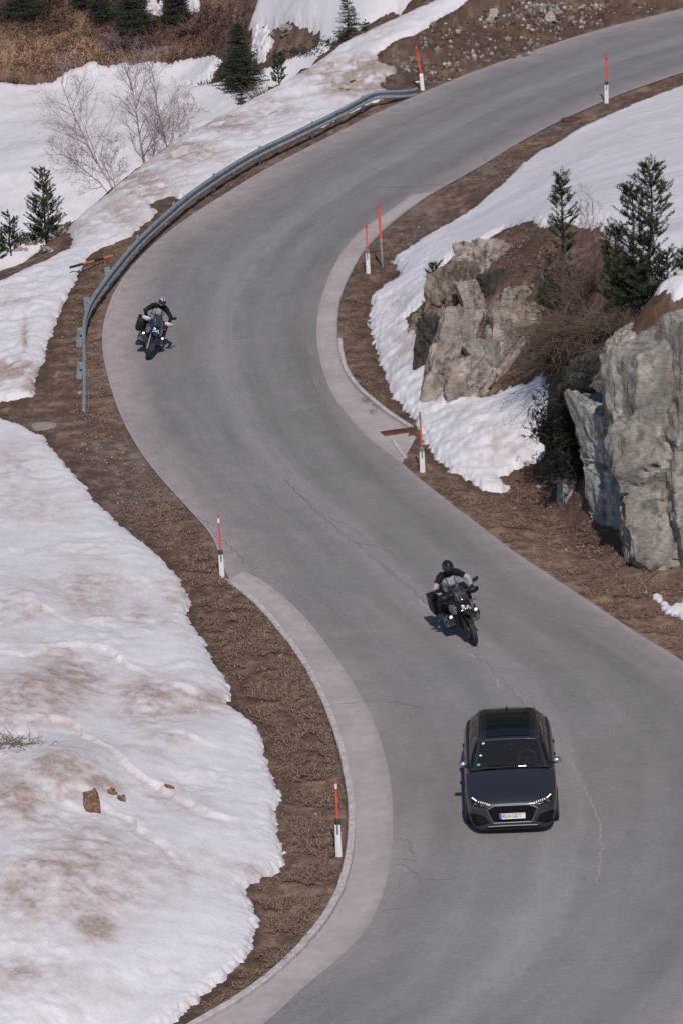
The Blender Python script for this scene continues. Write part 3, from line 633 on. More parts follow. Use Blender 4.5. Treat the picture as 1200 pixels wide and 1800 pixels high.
# ---------------------------------------------------------------- crash barrier, delineators, fallen pole
def make_rail():
    pts = [(731, 161, .06), (722, 164, .10), (700, 166, .26), (676, 166, .40), (654, 168, .45), (620, 187, .45), (580, 208, .45), (545, 225, .45), (510, 242, .45), (455, 268, .45), (410, 294, .45), (370, 320, .45), (330, 348, .45), (295, 378, .45), (262, 408, .45), (235, 435, .45), (210, 465, .45), (185, 497, .45), (165, 525, .45), (151, 552, .45), (146, 580, .44), (146, 610, .42), (147, 640, .38), (147, 670, .32), (147, 700, .24), (146, 733, .14)]
    P = chaikin([unp(*p) for p in pts], 2); P = resample(P, 150)
    o = P[len(P) // 2].copy(); o[2] = 0
    root = empty('guard_rail', tuple(o), (0, 0, 0), 'long grey steel crash barrier curving along the outer edge of the left bend', 'guard rail')
    # W profile: (sideways, up); sideways positive towards the road
    prof = [(0, .155), (.045, .145), (.075, .115), (.075, .085), (.03, .045), (0, .02), (0, -.02), (.03, -.045), (.075, -.085), (.075, -.115), (.045, -.145), (0, -.155)]
    prof = prof + [(q - .008, z) for q, z in prof[::-1]]
    tg = np.gradient(P, axis=0); tg[:, 2] = 0; tg /= np.linalg.norm(tg, axis=1)[:, None]
    nn = np.stack([-tg[:, 1], tg[:, 0]], 1)                 # towards the road
    def sec(i):
        lean = .02
        return [(P[i, 0] - o[0] + nn[i, 0] * (q + lean * z), P[i, 1] - o[1] + nn[i, 1] * (q + lean * z), P[i, 2] + z) for q, z in prof]
    seams = list(range(0, 150, 14)) + [149]
    for a, b in zip(seams[:-1], seams[1:]):
        mb = MB(); mb.loft([sec(i) for i in range(a, b + 1)]); mb.build('rail_beam', M['galv'], root, angle=25)
    foot = [(645, 198), (548, 241), (455, 289), (372, 335), (297, 388), (236, 443), (188, 505), (158, 560), (140, 612), (141, 668)]
    for k, q in enumerate(foot):
        p = unp(*q); i = int(np.argmin(np.linalg.norm(P[:, :2] - p[:2], axis=1))); c = P[i].copy()
        back = .10 if k < 6 else .13
        c2 = c[:2] - nn[i] * back - o[:2]; ang = math.atan2(tg[i, 1], tg[i, 0]); hgt = .58 if k < 6 else (.66, .64, .56, .50)[k - 6]
        if k >= 6: ang = .25
        rot = Matrix.Rotation(ang, 3, 'Z') @ Matrix.Rotation(R(random.uniform(-3, 3) if k < 8 else 8), 3, 'Y')
        mb = MB()
        wd = .10 if k < 6 else .16
        mb.box((c2[0], c2[1], hgt / 2 - .1), (wd, .012, hgt + .2), rot)
        for s in (-1, 1):
            off = rot @ Vector((s * wd / 2, -.03, 0)); mb.box((c2[0] + off.x, c2[1] + off.y, hgt / 2 - .1), (.010, .06, hgt + .2), rot)
        mb.build('post', M['galv'] if k < 6 else M['galv_l'], root, smooth=False)
        mb = MB(); off = nn[i] * (back * .5)
        mb.box((c2[0] + off[0], c2[1] + off[1], c[2]), (.09, back * .9, .14), Matrix.Rotation(ang, 3, 'Z')); mb.build('spacer', M['galv'], root, smooth=False)
        mb = MB(); mb.ell((c2[0] + nn[i][0] * (back + .012), c2[1] + nn[i][1] * (back + .012), c[2]), (.018, .018, .018), 8, 6); mb.build('bolt', M['galv_d'], root)
    # the loose overlapping end lapped on the last beam
    mb = MB(); q = [unp(*p) - np.array([o[0], o[1], 0]) for p in ((150, 662, .22), (150, 690, .16), (151, 714, .10))]
    pr = [(z * .1, z) for z in (.12, .05, -.05, -.12)]
    d = np.array([nn[140][0], nn[140][1]])
    mb.loft([[(p[0] + d[0] * (.07 + s), p[1] + d[1] * (.07 + s), p[2] + z) for s, z in pr + [(s + .01, z) for s, z in pr[::-1]]] for p in q]); mb.build('end_strip', M['galv_l'], root)

def delineator(px, py, top, white, lab, lean=0.0, pole_lean=0.0, wid=.125, cap='band', pole_r=.022, sag=0.0):
    """white tapered post with a red snow pole; heights in photo units above the foot"""
    p = unp(px, py); s = scale_at(p) * .945; hp = white / s; ht = top / s
    gz = float(ground_h(np.array([p[0]]), np.array([p[1]]))[0])
    root = empty('delineator_post', (p[0], p[1], gz), (0, R(lean), R(random.uniform(-8, 8))), lab, 'snow pole', 'roadside posts with red snow poles')
    if cap == 'steel':
        mb = MB(); mb.tube([(0, 0, -.1), (0, 0, hp)], .028, 10); mb.build('tube', M['galv_l'], root)
        mb = MB(); mb.tube([(0, 0, hp - .09), (0, 0, hp + .03)], .042, 10); mb.build('clamp', M['galv_l'], root)
    else:
        mb = MB(); w0, w1, d0 = wid / 2, wid * .43, .05
        def sec(w, d, z): return [(-w, -d * .5, z), (-w * .5, -d, z), (w * .5, -d, z), (w, -d * .5, z), (w * .8, d * .7, z), (-w * .8, d * .7, z)]
        mb.loft([sec(w0, d0, -.1), sec(w0 * .98, d0, .1), sec(w1, d0 * .9, hp - .09)]); mb.build('post', M['white_plastic'], root, angle=50)
        mb = MB(); mb.loft([sec(w1 * 1.06, d0 * .98, hp - .10), sec(w1 * 1.04, d0 * .95, hp - .01), sec(w1 * .8, d0 * .6, hp + .01)]); mb.build('cap', M['black_plastic'] if cap == 'band' else M['white_plastic'] if cap == 'white' else M['grey_plastic'], root, angle=50)
        if cap != 'white':
            mb = MB(); mb.box((0, -d0 - .002, hp * .74), (.035, .008, .20)); mb.build('reflector', M['reflector'], root, bevel=.003)
        else:
            mb = MB(); mb.box((-.12, 0, hp * .55), (.22, .012, .05)); mb.build('side_plate', M['white_plastic'], root)
    a = R(pole_lean); l = ht - hp
    mb = MB(); mb.tube([(0, .005, hp - .02), (math.sin(a) * l, .005, hp + math.cos(a) * l)], pole_r, 10); po = mb.build('snow_pole', M['pole_red'], root)
    mb = MB(); f0, f1 = (.80, .92) if cap != 'steel' else (.93, .97)
    mb.tube([(math.sin(a) * l * f0, .005, hp + math.cos(a) * l * f0), (math.sin(a) * l * f1, .005, hp + math.cos(a) * l * f1)], pole_r + .003, 10); mb.build('reflective_band', M['white_band'] if cap == 'band' and py > 900 else M['pole_dark'], po)
    mb = MB(); mb.ell((math.sin(a) * l, .005, hp + math.cos(a) * l), (pole_r * 1.2, pole_r * 1.2, .03), 10, 6); mb.build('tip', M['pole_dark'], po)
def make_posts():
    delineator(596, 1514, 134, 66, 'tallest looking white post with black cap and red pole inside the lower left kerb')
    delineator(391, 1022, 107, 47, 'white post with red snow pole standing where the left concrete gutter begins', lean=-.6)
    delineator(742, 829, 102, 42, 'white post with red snow pole between the rusty drain and the snow bank', pole_lean=-1.0, wid=.14, cap='grey')
    delineator(647, 481, 87, 41, 'slim white post with grey cap and red pole beside the steel tube marker', wid=.13, cap='grey', lean=-.3)
    delineator(672, 471, 106, 48, 'grey steel tube marker with red top, the only one without a white post', lean=-1.4, cap='steel', pole_r=.035)
    delineator(742, 159, 75, 28, 'white post with a tilted red pole at the far end of the crash barrier', lean=-3, pole_lean=-5, cap='white', pole_r=.035, wid=.15)
    delineator(1065, 181, 82, 36, 'white post with black cap and red pole beside the upper road and snowfield', lean=1.2, wid=.15, pole_r=.035)
    # fallen pole lying from the snow onto the verge behind the barrier
    a = unp(124, 470, .28); b = unp(198, 450, .16); root = empty('fallen_snow_pole', tuple(a), (0, 0, 0), 'fallen orange and black striped snow pole lying on the verge behind the barrier', 'snow pole')
    d = b - a
    for k, (f0, f1) in enumerate(((0, .38), (.28, .55), (.55, .78), (.78, 1.0))):
        f0 = (0, .28, .55, .78)[k]; f1 = (.28, .55, .78, 1.0)[k]
        mb = MB(); mb.tube([tuple(d * f0), tuple(d * f1)], .04, 8); mb.build('black_band' if k in (0, 2) else 'orange_band', M['black_plastic'] if k in (0, 2) else M['pole_orange'], root)
# ---------------------------------------------------------------- rocks
_ico = {}
def ico(sub):
    if sub not in _ico:
        bm = bmesh.new(); bmesh.ops.create_icosphere(bm, subdivisions=sub, radius=1)
        v = np.array([q.co[:] for q in bm.verts]); f = np.array([[q.index for q in p.verts] for p in bm.faces]); bm.free(); _ico[sub] = (v, f)
    return _ico[sub]
def noise3(P, sc, seed, oct=4, ridged=False):
    o = np.zeros(len(P)); amp = 1; f = 1 / sc
    off = Vector((seed * 3.7, seed * 1.3, -seed * 2.1))
    for i in range(oct):
        n = np.array([mnoise.noise(Vector(p) * f + off) for p in P])
        o += amp * ((1 - 2 * np.abs(n)) if ridged else n); amp *= .5; f *= 2.1
    return o
def rock_shape(dims, seed, cuts=12, sub=5, jit=14, rough=.05, cutr=(.70, .98), strata=None, extra=()):
    """a block broken along flat faces: half-spaces around a box, then weathered"""
    r = np.random.default_rng(seed); D, Fc = ico(sub); h = np.array(dims) / 2
    N = []; K = []
    for ax in range(3):
        for sg in (-1, 1):
            n = np.zeros(3); n[ax] = sg; n = n + r.normal(0, math.tan(R(jit)), 3) * (1 if ax < 2 else .7); n /= np.linalg.norm(n); N.append(n); K.append(h[ax])
    for i in range(cuts):
        n = r.normal(0, 1, 3); n[2] *= .7; n /= np.linalg.norm(n); sup = np.abs(n) @ h; N.append(n); K.append(sup * r.uniform(*cutr) * .92)
    for n, k in extra: n = np.array(n) / np.linalg.norm(n); N.append(n); K.append(k * (np.abs(n) @ h))
    N = np.array(N); K = np.array(K)
    dd = D * h; dd = dd / np.linalg.norm(dd, axis=1)[:, None]
    q = dd @ N.T; rad = np.where(q > 1e-4, K / np.maximum(q, 1e-4), 1e9).min(1)
    P = dd * rad[:, None]
    size = min(dims); out = dd * .5 + P / np.linalg.norm(P, axis=1)[:, None] * .5
    st = np.array(strata if strata is not None else (.35, .15, 1.0)); st = st / np.linalg.norm(st)
    # stretched along the bedding so that the relief runs in streaks
    B = P - np.outer(P @ st, st) * .65
    # joints: thin grooves and small steps along a few planes
    for i in range(13):
        n = r.normal(0, 1, 3) * np.array([1, .5, .8]); n /= np.linalg.norm(n); k = r.uniform(-.42, .42) * (np.abs(n) @ np.array(dims)); s_ = P @ n - k + .04 * np.sin(P @ r.normal(0, 2.2, 3) * 2)
        P = P + out * ((sstep(-.02, .02, s_) - .5) * r.uniform(-.05, .05) * min(1.6, size) - .075 * min(1, size) * np.exp(-(s_ / .028) ** 2))[:, None]
    n1 = noise3(P, size * .55, seed, 3); n2 = noise3(B, size * .22, seed + 1, 4, True); n3 = noise3(P, max(.08, size * .08), seed + 2, 2)
    P = P + out * ((n1 * .10 + (n2 - .4) * .055) * size * (rough / .05) + n3 * .012)[:, None]
    return P, Fc, n1, n2, n3
rock_cols = {'earth': ((.23, .13, .085), (.32, .19, .13), (.11, .06, .04)), 'tan': ((.275, .228, .195), (.41, .35, .30), (.105, .078, .062)), 'grey': ((.215, .195, .170), (.36, .33, .29), (.10, .088, .072)), 'pale': ((.31, .285, .25), (.44, .41, .365), (.16, .14, .11)), 'brown': ((.17, .135, .105), (.29, .24, .19), (.075, .058, .045)), 'blue': ((.20, .20, .20), (.36, .36, .355), (.075, .075, .078)), 'dark': ((.050, .045, .040), (.085, .076, .068), (.025, .022, .02)), 'slate': ((.26, .25, .235), (.40, .385, .36), (.10, .095, .09))}  # 'dark' holds the shade of gaps and hollows in its colour
def rock_mesh(name, dims, seed, colr='grey', sub=5, **kw):
    P, Fc, n1, n2, n3 = rock_shape(dims, seed, sub=sub, **kw)
    c0, c1, c2 = [np.array(q) for q in rock_cols[colr]]
    B = P * np.array([1, 1, .35]); s1 = noise3(B, min(dims) * .35, seed + 5, 4); s2 = noise3(P, .16, seed + 6, 3)
    t = np.clip(.45 + 1.2 * s1, 0, 1)[:, None]; c = c0 * (1 - t) + c1 * t
    k = sstep(.15, .6, s2 + .35 * s1)[:, None]; c = c * (1 - .75 * k) + c2 * .75 * k
    k = sstep(.55, .15, n2)[:, None] * .55; c = c * (1 - k) + c2 * k            # lichen and dirt held in the joints
    k = sstep(.25, .6, noise3(P, .5, seed + 8, 3))[:, None] * .35; c = c * (1 - k) + c1 * np.array([.75, .58, .44]) * k
    me = mesh_np(name, P, Fc, M['rock']); set_col(me, np.clip(c * (1 + .2 * n3[:, None]), .01, .9)); me.set_sharp_from_angle(angle=R(38))
    return me
def block(root, x0, y0, x1, y1, zb, thick, seed, colr, yaw=0, lean=0, roll=0, sub=5, name='rock_slab', push=.35, sink=.35, wide=1.10, **kw):
    """one slab of rock: its foot stands on height zb, its top edge is as high as the photo shows"""
    xc = (x0 + x1) / 2; b = unp(xc, y1, zb); s = scale_at(b); wd = (x1 - x0) / s * wide; h = 1.0; tl = math.tan(R(-lean))
    d = ray(xc, y0); tn = -d[2] / d[1]
    for _ in range(12): h = max(.15, (CH - (b[1] + h * tl) * tn) - zb)
    me = rock_mesh(name, (wd, thick, (h + sink) / math.cos(R(lean))), seed, colr, sub=sub, **kw)
    o = link_mesh(name, me, root); ro = root.location
    o.location = (b[0] - ro[0], b[1] + thick * push + tl * (h - sink) / 2 - ro[1], zb + (h - sink) / 2 - ro[2]); o.rotation_euler = (R(lean), R(roll), R(yaw))
    return o
def make_rocks():
    r = empty('rock_cliff', tuple(unp(1110, 985, 0)), (0, 0, 0), 'big grey rock cliff at right with a dark crack down its face', 'cliff')
    block(r, 1100, 600, 1320, 1002, .1, 2.0, 21, 'grey', yaw=-2, lean=-15, roll=2, sub=6, cuts=5, jit=5, push=.45, extra=[((-.85, -.45, .12), .70), ((-.35, -.35, .8), .74)], strata=(.9, .1, .5))
    block(r, 1168, 566, 1340, 1008, .0, 2.0, 22, 'grey', yaw=6, lean=-15, roll=1, sub=6, cuts=7, jit=6, push=.30, strata=(.9, .1, .3))
    block(r, 1106, 880, 1240, 1000, 0, 1.5, 23, 'grey', yaw=4, lean=-24, push=.35, cuts=7)
    block(r, 1082, 592, 1180, 790, 1.9, 1.7, 24, 'pale', yaw=-8, lean=-16, roll=7, sub=6, cuts=6, push=.45, jit=8, sink=.8)
    block(r, 1040, 690, 1140, 952, .0, 1.7, 33, 'slate', yaw=3, lean=-16, roll=-12, sub=6, cuts=2, jit=3, push=.36, extra=[((-.85, -.42, .1), .42), ((.3, -.3, .9), .62)], strata=(.2, .2, 1))
    block(r, 975, 690, 1095, 880, .1, 1.8, 27, 'dark', yaw=14, lean=2, cuts=8, push=1.1)  # back of the rock gap, its shade put into the colour
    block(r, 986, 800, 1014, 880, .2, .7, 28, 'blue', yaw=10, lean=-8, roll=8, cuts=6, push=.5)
    block(r, 1190, 740, 1340, 1004, .05, 1.5, 30, 'grey', yaw=-10, lean=-18, cuts=9, push=.22)
    block(r, 1080, 606, 1128, 680, 3.4, .9, 34, 'brown', yaw=-12, lean=-20, roll=14, cuts=9, push=.25)
    block(r, 1128, 582, 1196, 640, 4.2, .9, 35, 'brown', yaw=6, lean=-25, roll=-6, cuts=9, push=.25)
    r = empty('rock_outcrop', tuple(unp(830, 700, .6)), (0, 0, .0), 'weathered brown and pale rock outcrop rising out of the roadside snow', 'rock outcrop')
    block(r, 764, 462, 828, 580, 1.25, 1.3, 41, 'brown', yaw=-26, lean=-14, cuts=7, jit=8, push=.45)
    block(r, 770, 560, 852, 690, .55, 1.5, 42, 'tan', yaw=-14, lean=-20, cuts=8, push=.45)
    block(r, 824, 500, 862, 610, 1.15, .9, 43, 'tan', yaw=14, lean=-14, roll=-4, cuts=6, push=.4)
    block(r, 858, 548, 940, 690, .70, 1.3, 44, 'tan', yaw=6, lean=-24, roll=14, cuts=6, jit=9, push=.6, strata=(.2, .1, 1))
    block(r, 882, 512, 922, 566, 1.75, .8, 45, 'tan', yaw=-10, lean=-12, cuts=8, push=.5)
    block(r, 800, 632, 868, 706, .5, .9, 46, 'tan', yaw=-5, lean=-14, cuts=12, push=.3, jit=18)
    block(r, 846, 600, 898, 700, .55, .9, 47, 'grey', yaw=16, lean=-20, cuts=10, push=.5)
    block(r, 812, 446, 905, 500, 2.05, 1.2, 48, 'tan', yaw=-12, lean=-30, roll=-6, cuts=6, jit=6, push=.55)
    block(r, 746, 566, 776, 645, .70, .7, 49, 'dark', yaw=-25, lean=-8, cuts=8, push=.8)  # dark slab stands in for the shade of a cavity
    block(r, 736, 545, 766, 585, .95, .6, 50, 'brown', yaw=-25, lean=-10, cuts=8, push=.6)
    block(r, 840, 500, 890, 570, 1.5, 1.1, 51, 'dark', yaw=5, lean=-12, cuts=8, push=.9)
    block(r, 758, 630, 785, 675, .5, .5, 52, 'brown', yaw=-25, lean=-8, cuts=8, push=.5)
    block(r, 718, 560, 742, 582, .75, .4, 54, 'brown', cuts=8, push=.5)
    block(r, 900, 508, 955, 545, 2.1, .8, 53, 'brown', yaw=8, lean=-20, cuts=8, push=.6)
    # single boulders
    B = [(60, 425, 44, 30, -.75, 'pale', 'largest pale boulder beside the small pines above the left snow tongue'), (100, 408, 34, 20, -.7, 'pale', 'flat pale boulder on the soil right of the small left pines'), (40, 445, 26, 16, -.75, 'pale', 'pale rounded stone at the foot of the smallest left pine'), (84, 440, 20, 12, -.7, 'pale', 'small pale stone on the bare soil above the left snow tongue'), (118, 398, 20, 12, -.65, 'brown', 'brown stone under the snow crest beside the pine'),
         (966, 30, 22, 18, .45, 'pale', 'biggest pale block lying on the cut bank above the upper road'), (945, 14, 22, 12, .55, 'pale', 'pale stone uphill of the biggest block on the cut bank'), (975, 16, 22, 16, .5, 'pale', 'tilted pale stone right beside the biggest block on the cut bank'), (1004, 20, 18, 9, .4, 'brown', 'tan stone at the right end of the stone cluster on the bank'), (930, 22, 14, 12, .5, 'grey', 'grey stone left of the stone cluster on the bank'), (866, 24, 16, 11, .5, 'pale', 'lone pale stone high on the dark cut bank'), (985, 8, 12, 9, .55, 'pale', 'small pale stone topmost in the cluster on the bank'), (952, 36, 12, 8, .4, 'pale', 'small pale stone below left of the biggest block'), (1010, 40, 10, 8, .3, 'grey', 'small grey stone close to the edge of the upper road'),
         (710, 118, 16, 11, .25, 'grey', 'grey stone in the dark soil behind the tilted red pole'), (724, 106, 11, 16, .25, 'brown', 'upright brown stone behind the tilted red pole'), (802, 112, 10, 7, .2, 'pale', 'pale stone on the lower edge of the dark bank'), (762, 128, 12, 6, .15, 'pale', 'flat pale stone just right of the tilted red pole'), (694, 96, 12, 10, .3, 'brown', 'brown stone at the tip of the upper snow strip'), (840, 80, 9, 6, .3, 'pale', 'tiny pale stone midway along the dark bank'),
         (505, 52, 22, 16, -2.9, 'grey', 'grey stone on the brown bank between the upper snow patches'), (478, 66, 16, 14, -3.4, 'brown', 'brown stone on the brown bank left of the grey stone'),
         (992, 968, 12, 7, .1, 'pale', 'pale stone on the verge below the cliff'), (955, 930, 9, 6, .05, 'grey', 'grey stone on dark litter near the snow tip'), (1132, 1042, 10, 8, .1, 'pale', 'round pale stone left of the flat snow patch'), (1042, 905, 18, 10, .25, 'blue', 'bluish stone fallen at the foot of the split slab')]
    for i, (x, y, wd, hg, zb, colr, lab) in enumerate(B):
        p = rm([(x, y + hg * .4)])[0]; s = scale_at(p); W, H_ = wd / s, hg / s
        me = rock_mesh('boulder', (W, W * .8, H_ * 1.15), 100 + i, colr, sub=4, cuts=10, jit=18)
        o = link_mesh('boulder', me); o.location = (p[0], p[1] + W * .15, p[2] + H_ * .30); o.rotation_euler = (0, R(random.uniform(-12, 12)), R(random.uniform(0, 40)))
        tag(o, lab, 'boulder', 'loose boulders and stones')
    # clods of earth on the dirty snow
    for i, (x, y, wd, hg, lab) in enumerate([(164, 1405, 26, 46, 'upright clod of brown earth standing on the lower left snow'), (196, 1392, 18, 7, 'flat dark clod right of the upright earth clod'), (215, 1402, 20, 8, 'second flat dark clod further right of the upright earth clod'), (296, 1382, 14, 5, 'small dark clod on the clean snow near the verge')]):
        p = unp(x, y + hg * .45, snow_z(x, y + hg * .45)); s = scale_at(p); me = rock_mesh('earth_clod', (wd / s, wd / s * .7, hg / s * (1.0 if hg > 20 else 1.6)), 200 + i, 'earth', sub=4, cuts=12, jit=20, rough=.09)
        o = link_mesh('earth_clod', me); o.location = (p[0], p[1], p[2] + hg / s * .35); tag(o, lab, 'earth clod', 'earth clods on the snow')
def snow_z(px, py):
    """height of the left snow on the line of sight through a photo place"""
    o = snow_ref['left']
    if 'bvh' not in snow_ref:
        me = o.data; v = np.empty(len(me.vertices) * 3, np.float32); me.vertices.foreach_get('co', v); v = v.reshape(-1, 3)
        f = np.empty(len(me.loops), np.int32); me.loops.foreach_get('vertex_index', f); f = f.reshape(-1, 4)
        k = (v[f[:, 0], 1] < 118); snow_ref['bvh'] = BVHTree.FromPolygons(v.tolist(), f[k].tolist())
    d = ray(px, py); h = snow_ref['bvh'].ray_cast(Vector((0, 0, CH)), Vector(d))
    return h[0].z if h[0] else .5
# loose gravel and litter: far too many to count
def make_gravel():
    def scatter(name, areas, n, size, cols, lift=0.0):
        D, Fc = ico(1); V = []; Q = []; Cc = []; k = 0
        for (x, y, rx, ry, wgt) in areas:
            m_ = int(n * wgt); a = rng.uniform(0, 2 * np.pi, m_); rr = np.sqrt(rng.random(m_))
            pts = rm(list(zip(x + rx * rr * np.cos(a), y + ry * rr * np.sin(a))))
            for p in pts:
                s = size * rng.lognormal(0, .45); P = D * (s * rng.uniform(.6, 1.2, 3)) * (1 + rng.normal(0, .12, len(D)))[:, None]
                P = P + p + np.array([0, 0, s * .2 + lift]); V.append(P); Q.append(Fc + k); k += len(D)
                Cc.append(np.tile(np.array(cols[rng.integers(len(cols))]) * rng.uniform(.7, 1.2), (len(D), 1)))
        me = mesh_np(name, np.vstack(V), np.vstack(Q), M['stone'], smooth=False); set_col(me, np.vstack(Cc)); tag(link_mesh(name, me), kind='stuff')
    scatter('gravel', [(860, 70, 130, 40, .30), (960, 30, 120, 25, .30), (760, 130, 50, 20, .10), (620, 150, 60, 22, .15), (1080, 15, 80, 10, .08), (940, 20, 50, 25, .15)], 1500, .055, [(.22, .17, .145), (.16, .11, .085), (.10, .065, .05), (.10, .065, .05), (.13, .09, .07), (.38, .33, .29)])
    scatter('gravel', [(250, 860, 55, 60, .16), (180, 790, 50, 40, .10), (740, 430, 40, 50, .10), (880, 300, 60, 20, .10), (900, 450, 50, 40, .12), (900, 610, 40, 60, .08), (960, 870, 70, 40, .12), (1060, 950, 50, 40, .08), (1130, 1030, 60, 20, .08), (520, 1420, 60, 120, .06), (450, 1200, 60, 80, .05), (130, 640, 30, 80, .05), (80, 400, 50, 25, .08)], 1500, .020, [(.28, .23, .20), (.20, .15, .12), (.16, .11, .085), (.36, .31, .28)])
# ---------------------------------------------------------------- trees, bushes, dry grass
def brush(V, Cc, a, b, rad, n, ln, wd, col, r, up=.35):
    """needles set all round a shoot from a to b, as slim triangles"""
    a = np.array(a); b = np.array(b); d = b - a; L = np.linalg.norm(d) + 1e-9; d /= L
    t = r.random(n); base = a + np.outer(t * L, d); v = r.normal(0, 1, (n, 3)); v -= np.outer(v @ d, d); v /= np.linalg.norm(v, axis=1)[:, None] + 1e-9
    dirn = v * .8 + d * .75 + np.array([0, 0, up * .4]); dirn /= np.linalg.norm(dirn, axis=1)[:, None]
    side = np.cross(dirn, r.normal(0, 1, (n, 3))); side /= np.linalg.norm(side, axis=1)[:, None] + 1e-9
    l = ln * r.uniform(.7, 1.2, n)[:, None]
    tri = np.stack([base - side * wd / 2, base + side * wd / 2, base + dirn * l], 1)
    V.append(tri.reshape(-1, 3)); Cc.append(np.repeat(np.array(col) * r.uniform(.75, 1.3, n)[:, None], 3, 0))
def conifer(loc, h, rad, seed, label, lean=0, style='spruce', dense=1.0, stems=None, col=(.040, .058, .030), gaps=.1, base=.06, group='conifers on the slopes'):
    r = np.random.default_rng(seed); root = empty('conifer', tuple(loc), (R(0), R(lean), R(r.uniform(0, 360))), label, 'conifer', group)
    V = []; Cc = []; tr = MB(); br = MB()
    for (ox, oy, sh, sr) in (stems or [(0, 0, 1.0, 1.0)]):
        H_ = h * sh; Rd = rad * sr
        tp = [(ox * rad * .4 + ox * rad * .6 * min(1, z * 2.2) + .02 * H_ * math.sin(z * 5 + seed) * (z > 0), oy * rad * .4 + oy * rad * .6 * min(1, z * 2.2), z * H_) for z in (-.06, 0, .15, .3, .5, .7, .85, 1.0)]
        tr.tube(tp, [.032 * H_ * (1.06 - k) * .55 + .006 for k in (0, .02, .15, .3, .5, .7, .85, 1)], 7)
        zs = [q[2] for q in tp]; xs = [q[0] for q in tp]; ys = [q[1] for q in tp]
        z = base * H_; step = .125 if style == 'pine' else .115
        while z < H_ * .98:
            f = z / H_; cx, cy = np.interp(z, zs, xs), np.interp(z, zs, ys)
            prof = (1 - f) ** .75 * (.55 + .45 * min(1, f * 6)) if style == 'spruce' else ((1 - f) ** .6 * (.75 + .25 * math.sin(f * 9 + seed)))
            nb = max(3, int((5 + 4 * (1 - f)) * dense))
            for k in range(nb):
                if r.random() < gaps: continue
                az_ = r.uniform(0, 2 * math.pi); L = Rd * prof * r.uniform(.62, 1.15) + .07
                if style == 'pine': e0, e1 = r.uniform(-.1, .25), r.uniform(.45, 1.0)
                else: e0, e1 = r.uniform(-.35, .05), r.uniform(.0, .45)
                p = np.array([cx, cy, z + r.uniform(-.05, .05)]); pts = [p.copy()]; ns = max(2, int(L / .14))
                for q in range(ns):
                    e = e0 + (e1 - e0) * ((q + 1) / ns) ** 1.3
                    p = p + np.array([math.cos(az_) * math.cos(e), math.sin(az_) * math.cos(e), math.sin(e)]) * L / ns; pts.append(p.copy())
                br.tube([tuple(q) for q in pts], [max(.003, .011 * (1 - i / len(pts))) for i in range(len(pts))], 3, cap=False)
                c = np.array(col) * r.uniform(.7, 1.35)
                if style == 'pine':
                    i0 = max(0, len(pts) - 1 - max(1, int(len(pts) * .62)))
                    for i in range(i0, len(pts) - 1): brush(V, Cc, pts[i], pts[i + 1], .05, 22, .090, .017, c, r, .6)
                    for _ in range(max(2, len(pts) - 1)):
                        i = r.integers(i0, len(pts)); q = pts[i]; a2 = az_ + r.choice([-1, 1]) * r.uniform(.4, 1.0); l2 = r.uniform(.10, .24)
                        brush(V, Cc, q, q + np.array([math.cos(a2) * l2 * .8, math.sin(a2) * l2 * .8, l2 * .65]), .05, 24, .085, .017, c, r, .6)
                else:
                    for i in range(len(pts) - 1):
                        brush(V, Cc, pts[i], pts[i + 1], .04, 10, .06, .017, c, r, .1)
                        w2 = L * .42 * (1 - i / len(pts)) + .05
                        for sg in (-1, 1):
                            a2 = az_ + sg * r.uniform(.7, 1.1); q = pts[i] + (pts[i + 1] - pts[i]) * r.random()
                            brush(V, Cc, q, q + np.array([math.cos(a2) * w2, math.sin(a2) * w2, -.12 * w2 + .02]), .04, int(8 + 22 * w2), .058, .017, c, r, .1)
            z += step * r.uniform(.75, 1.25) * (1.0 if f < .8 else .7)
        brush(V, Cc, (tp[-2][0], tp[-2][1], H_ * .86), (tp[-1][0], tp[-1][1], H_ * 1.02), .05, 40, .08, .016, col, r, .6)
    tr.build('trunk', M['bark'], root); o = br.build('branches', M['bark'], root)
    V = np.vstack(V); me = mesh_np('crown', V, np.arange(len(V)).reshape(-1, 3), M['needle'], smooth=False); set_col(me, np.vstack(Cc)); o = link_mesh('crown', me, root)
    return root
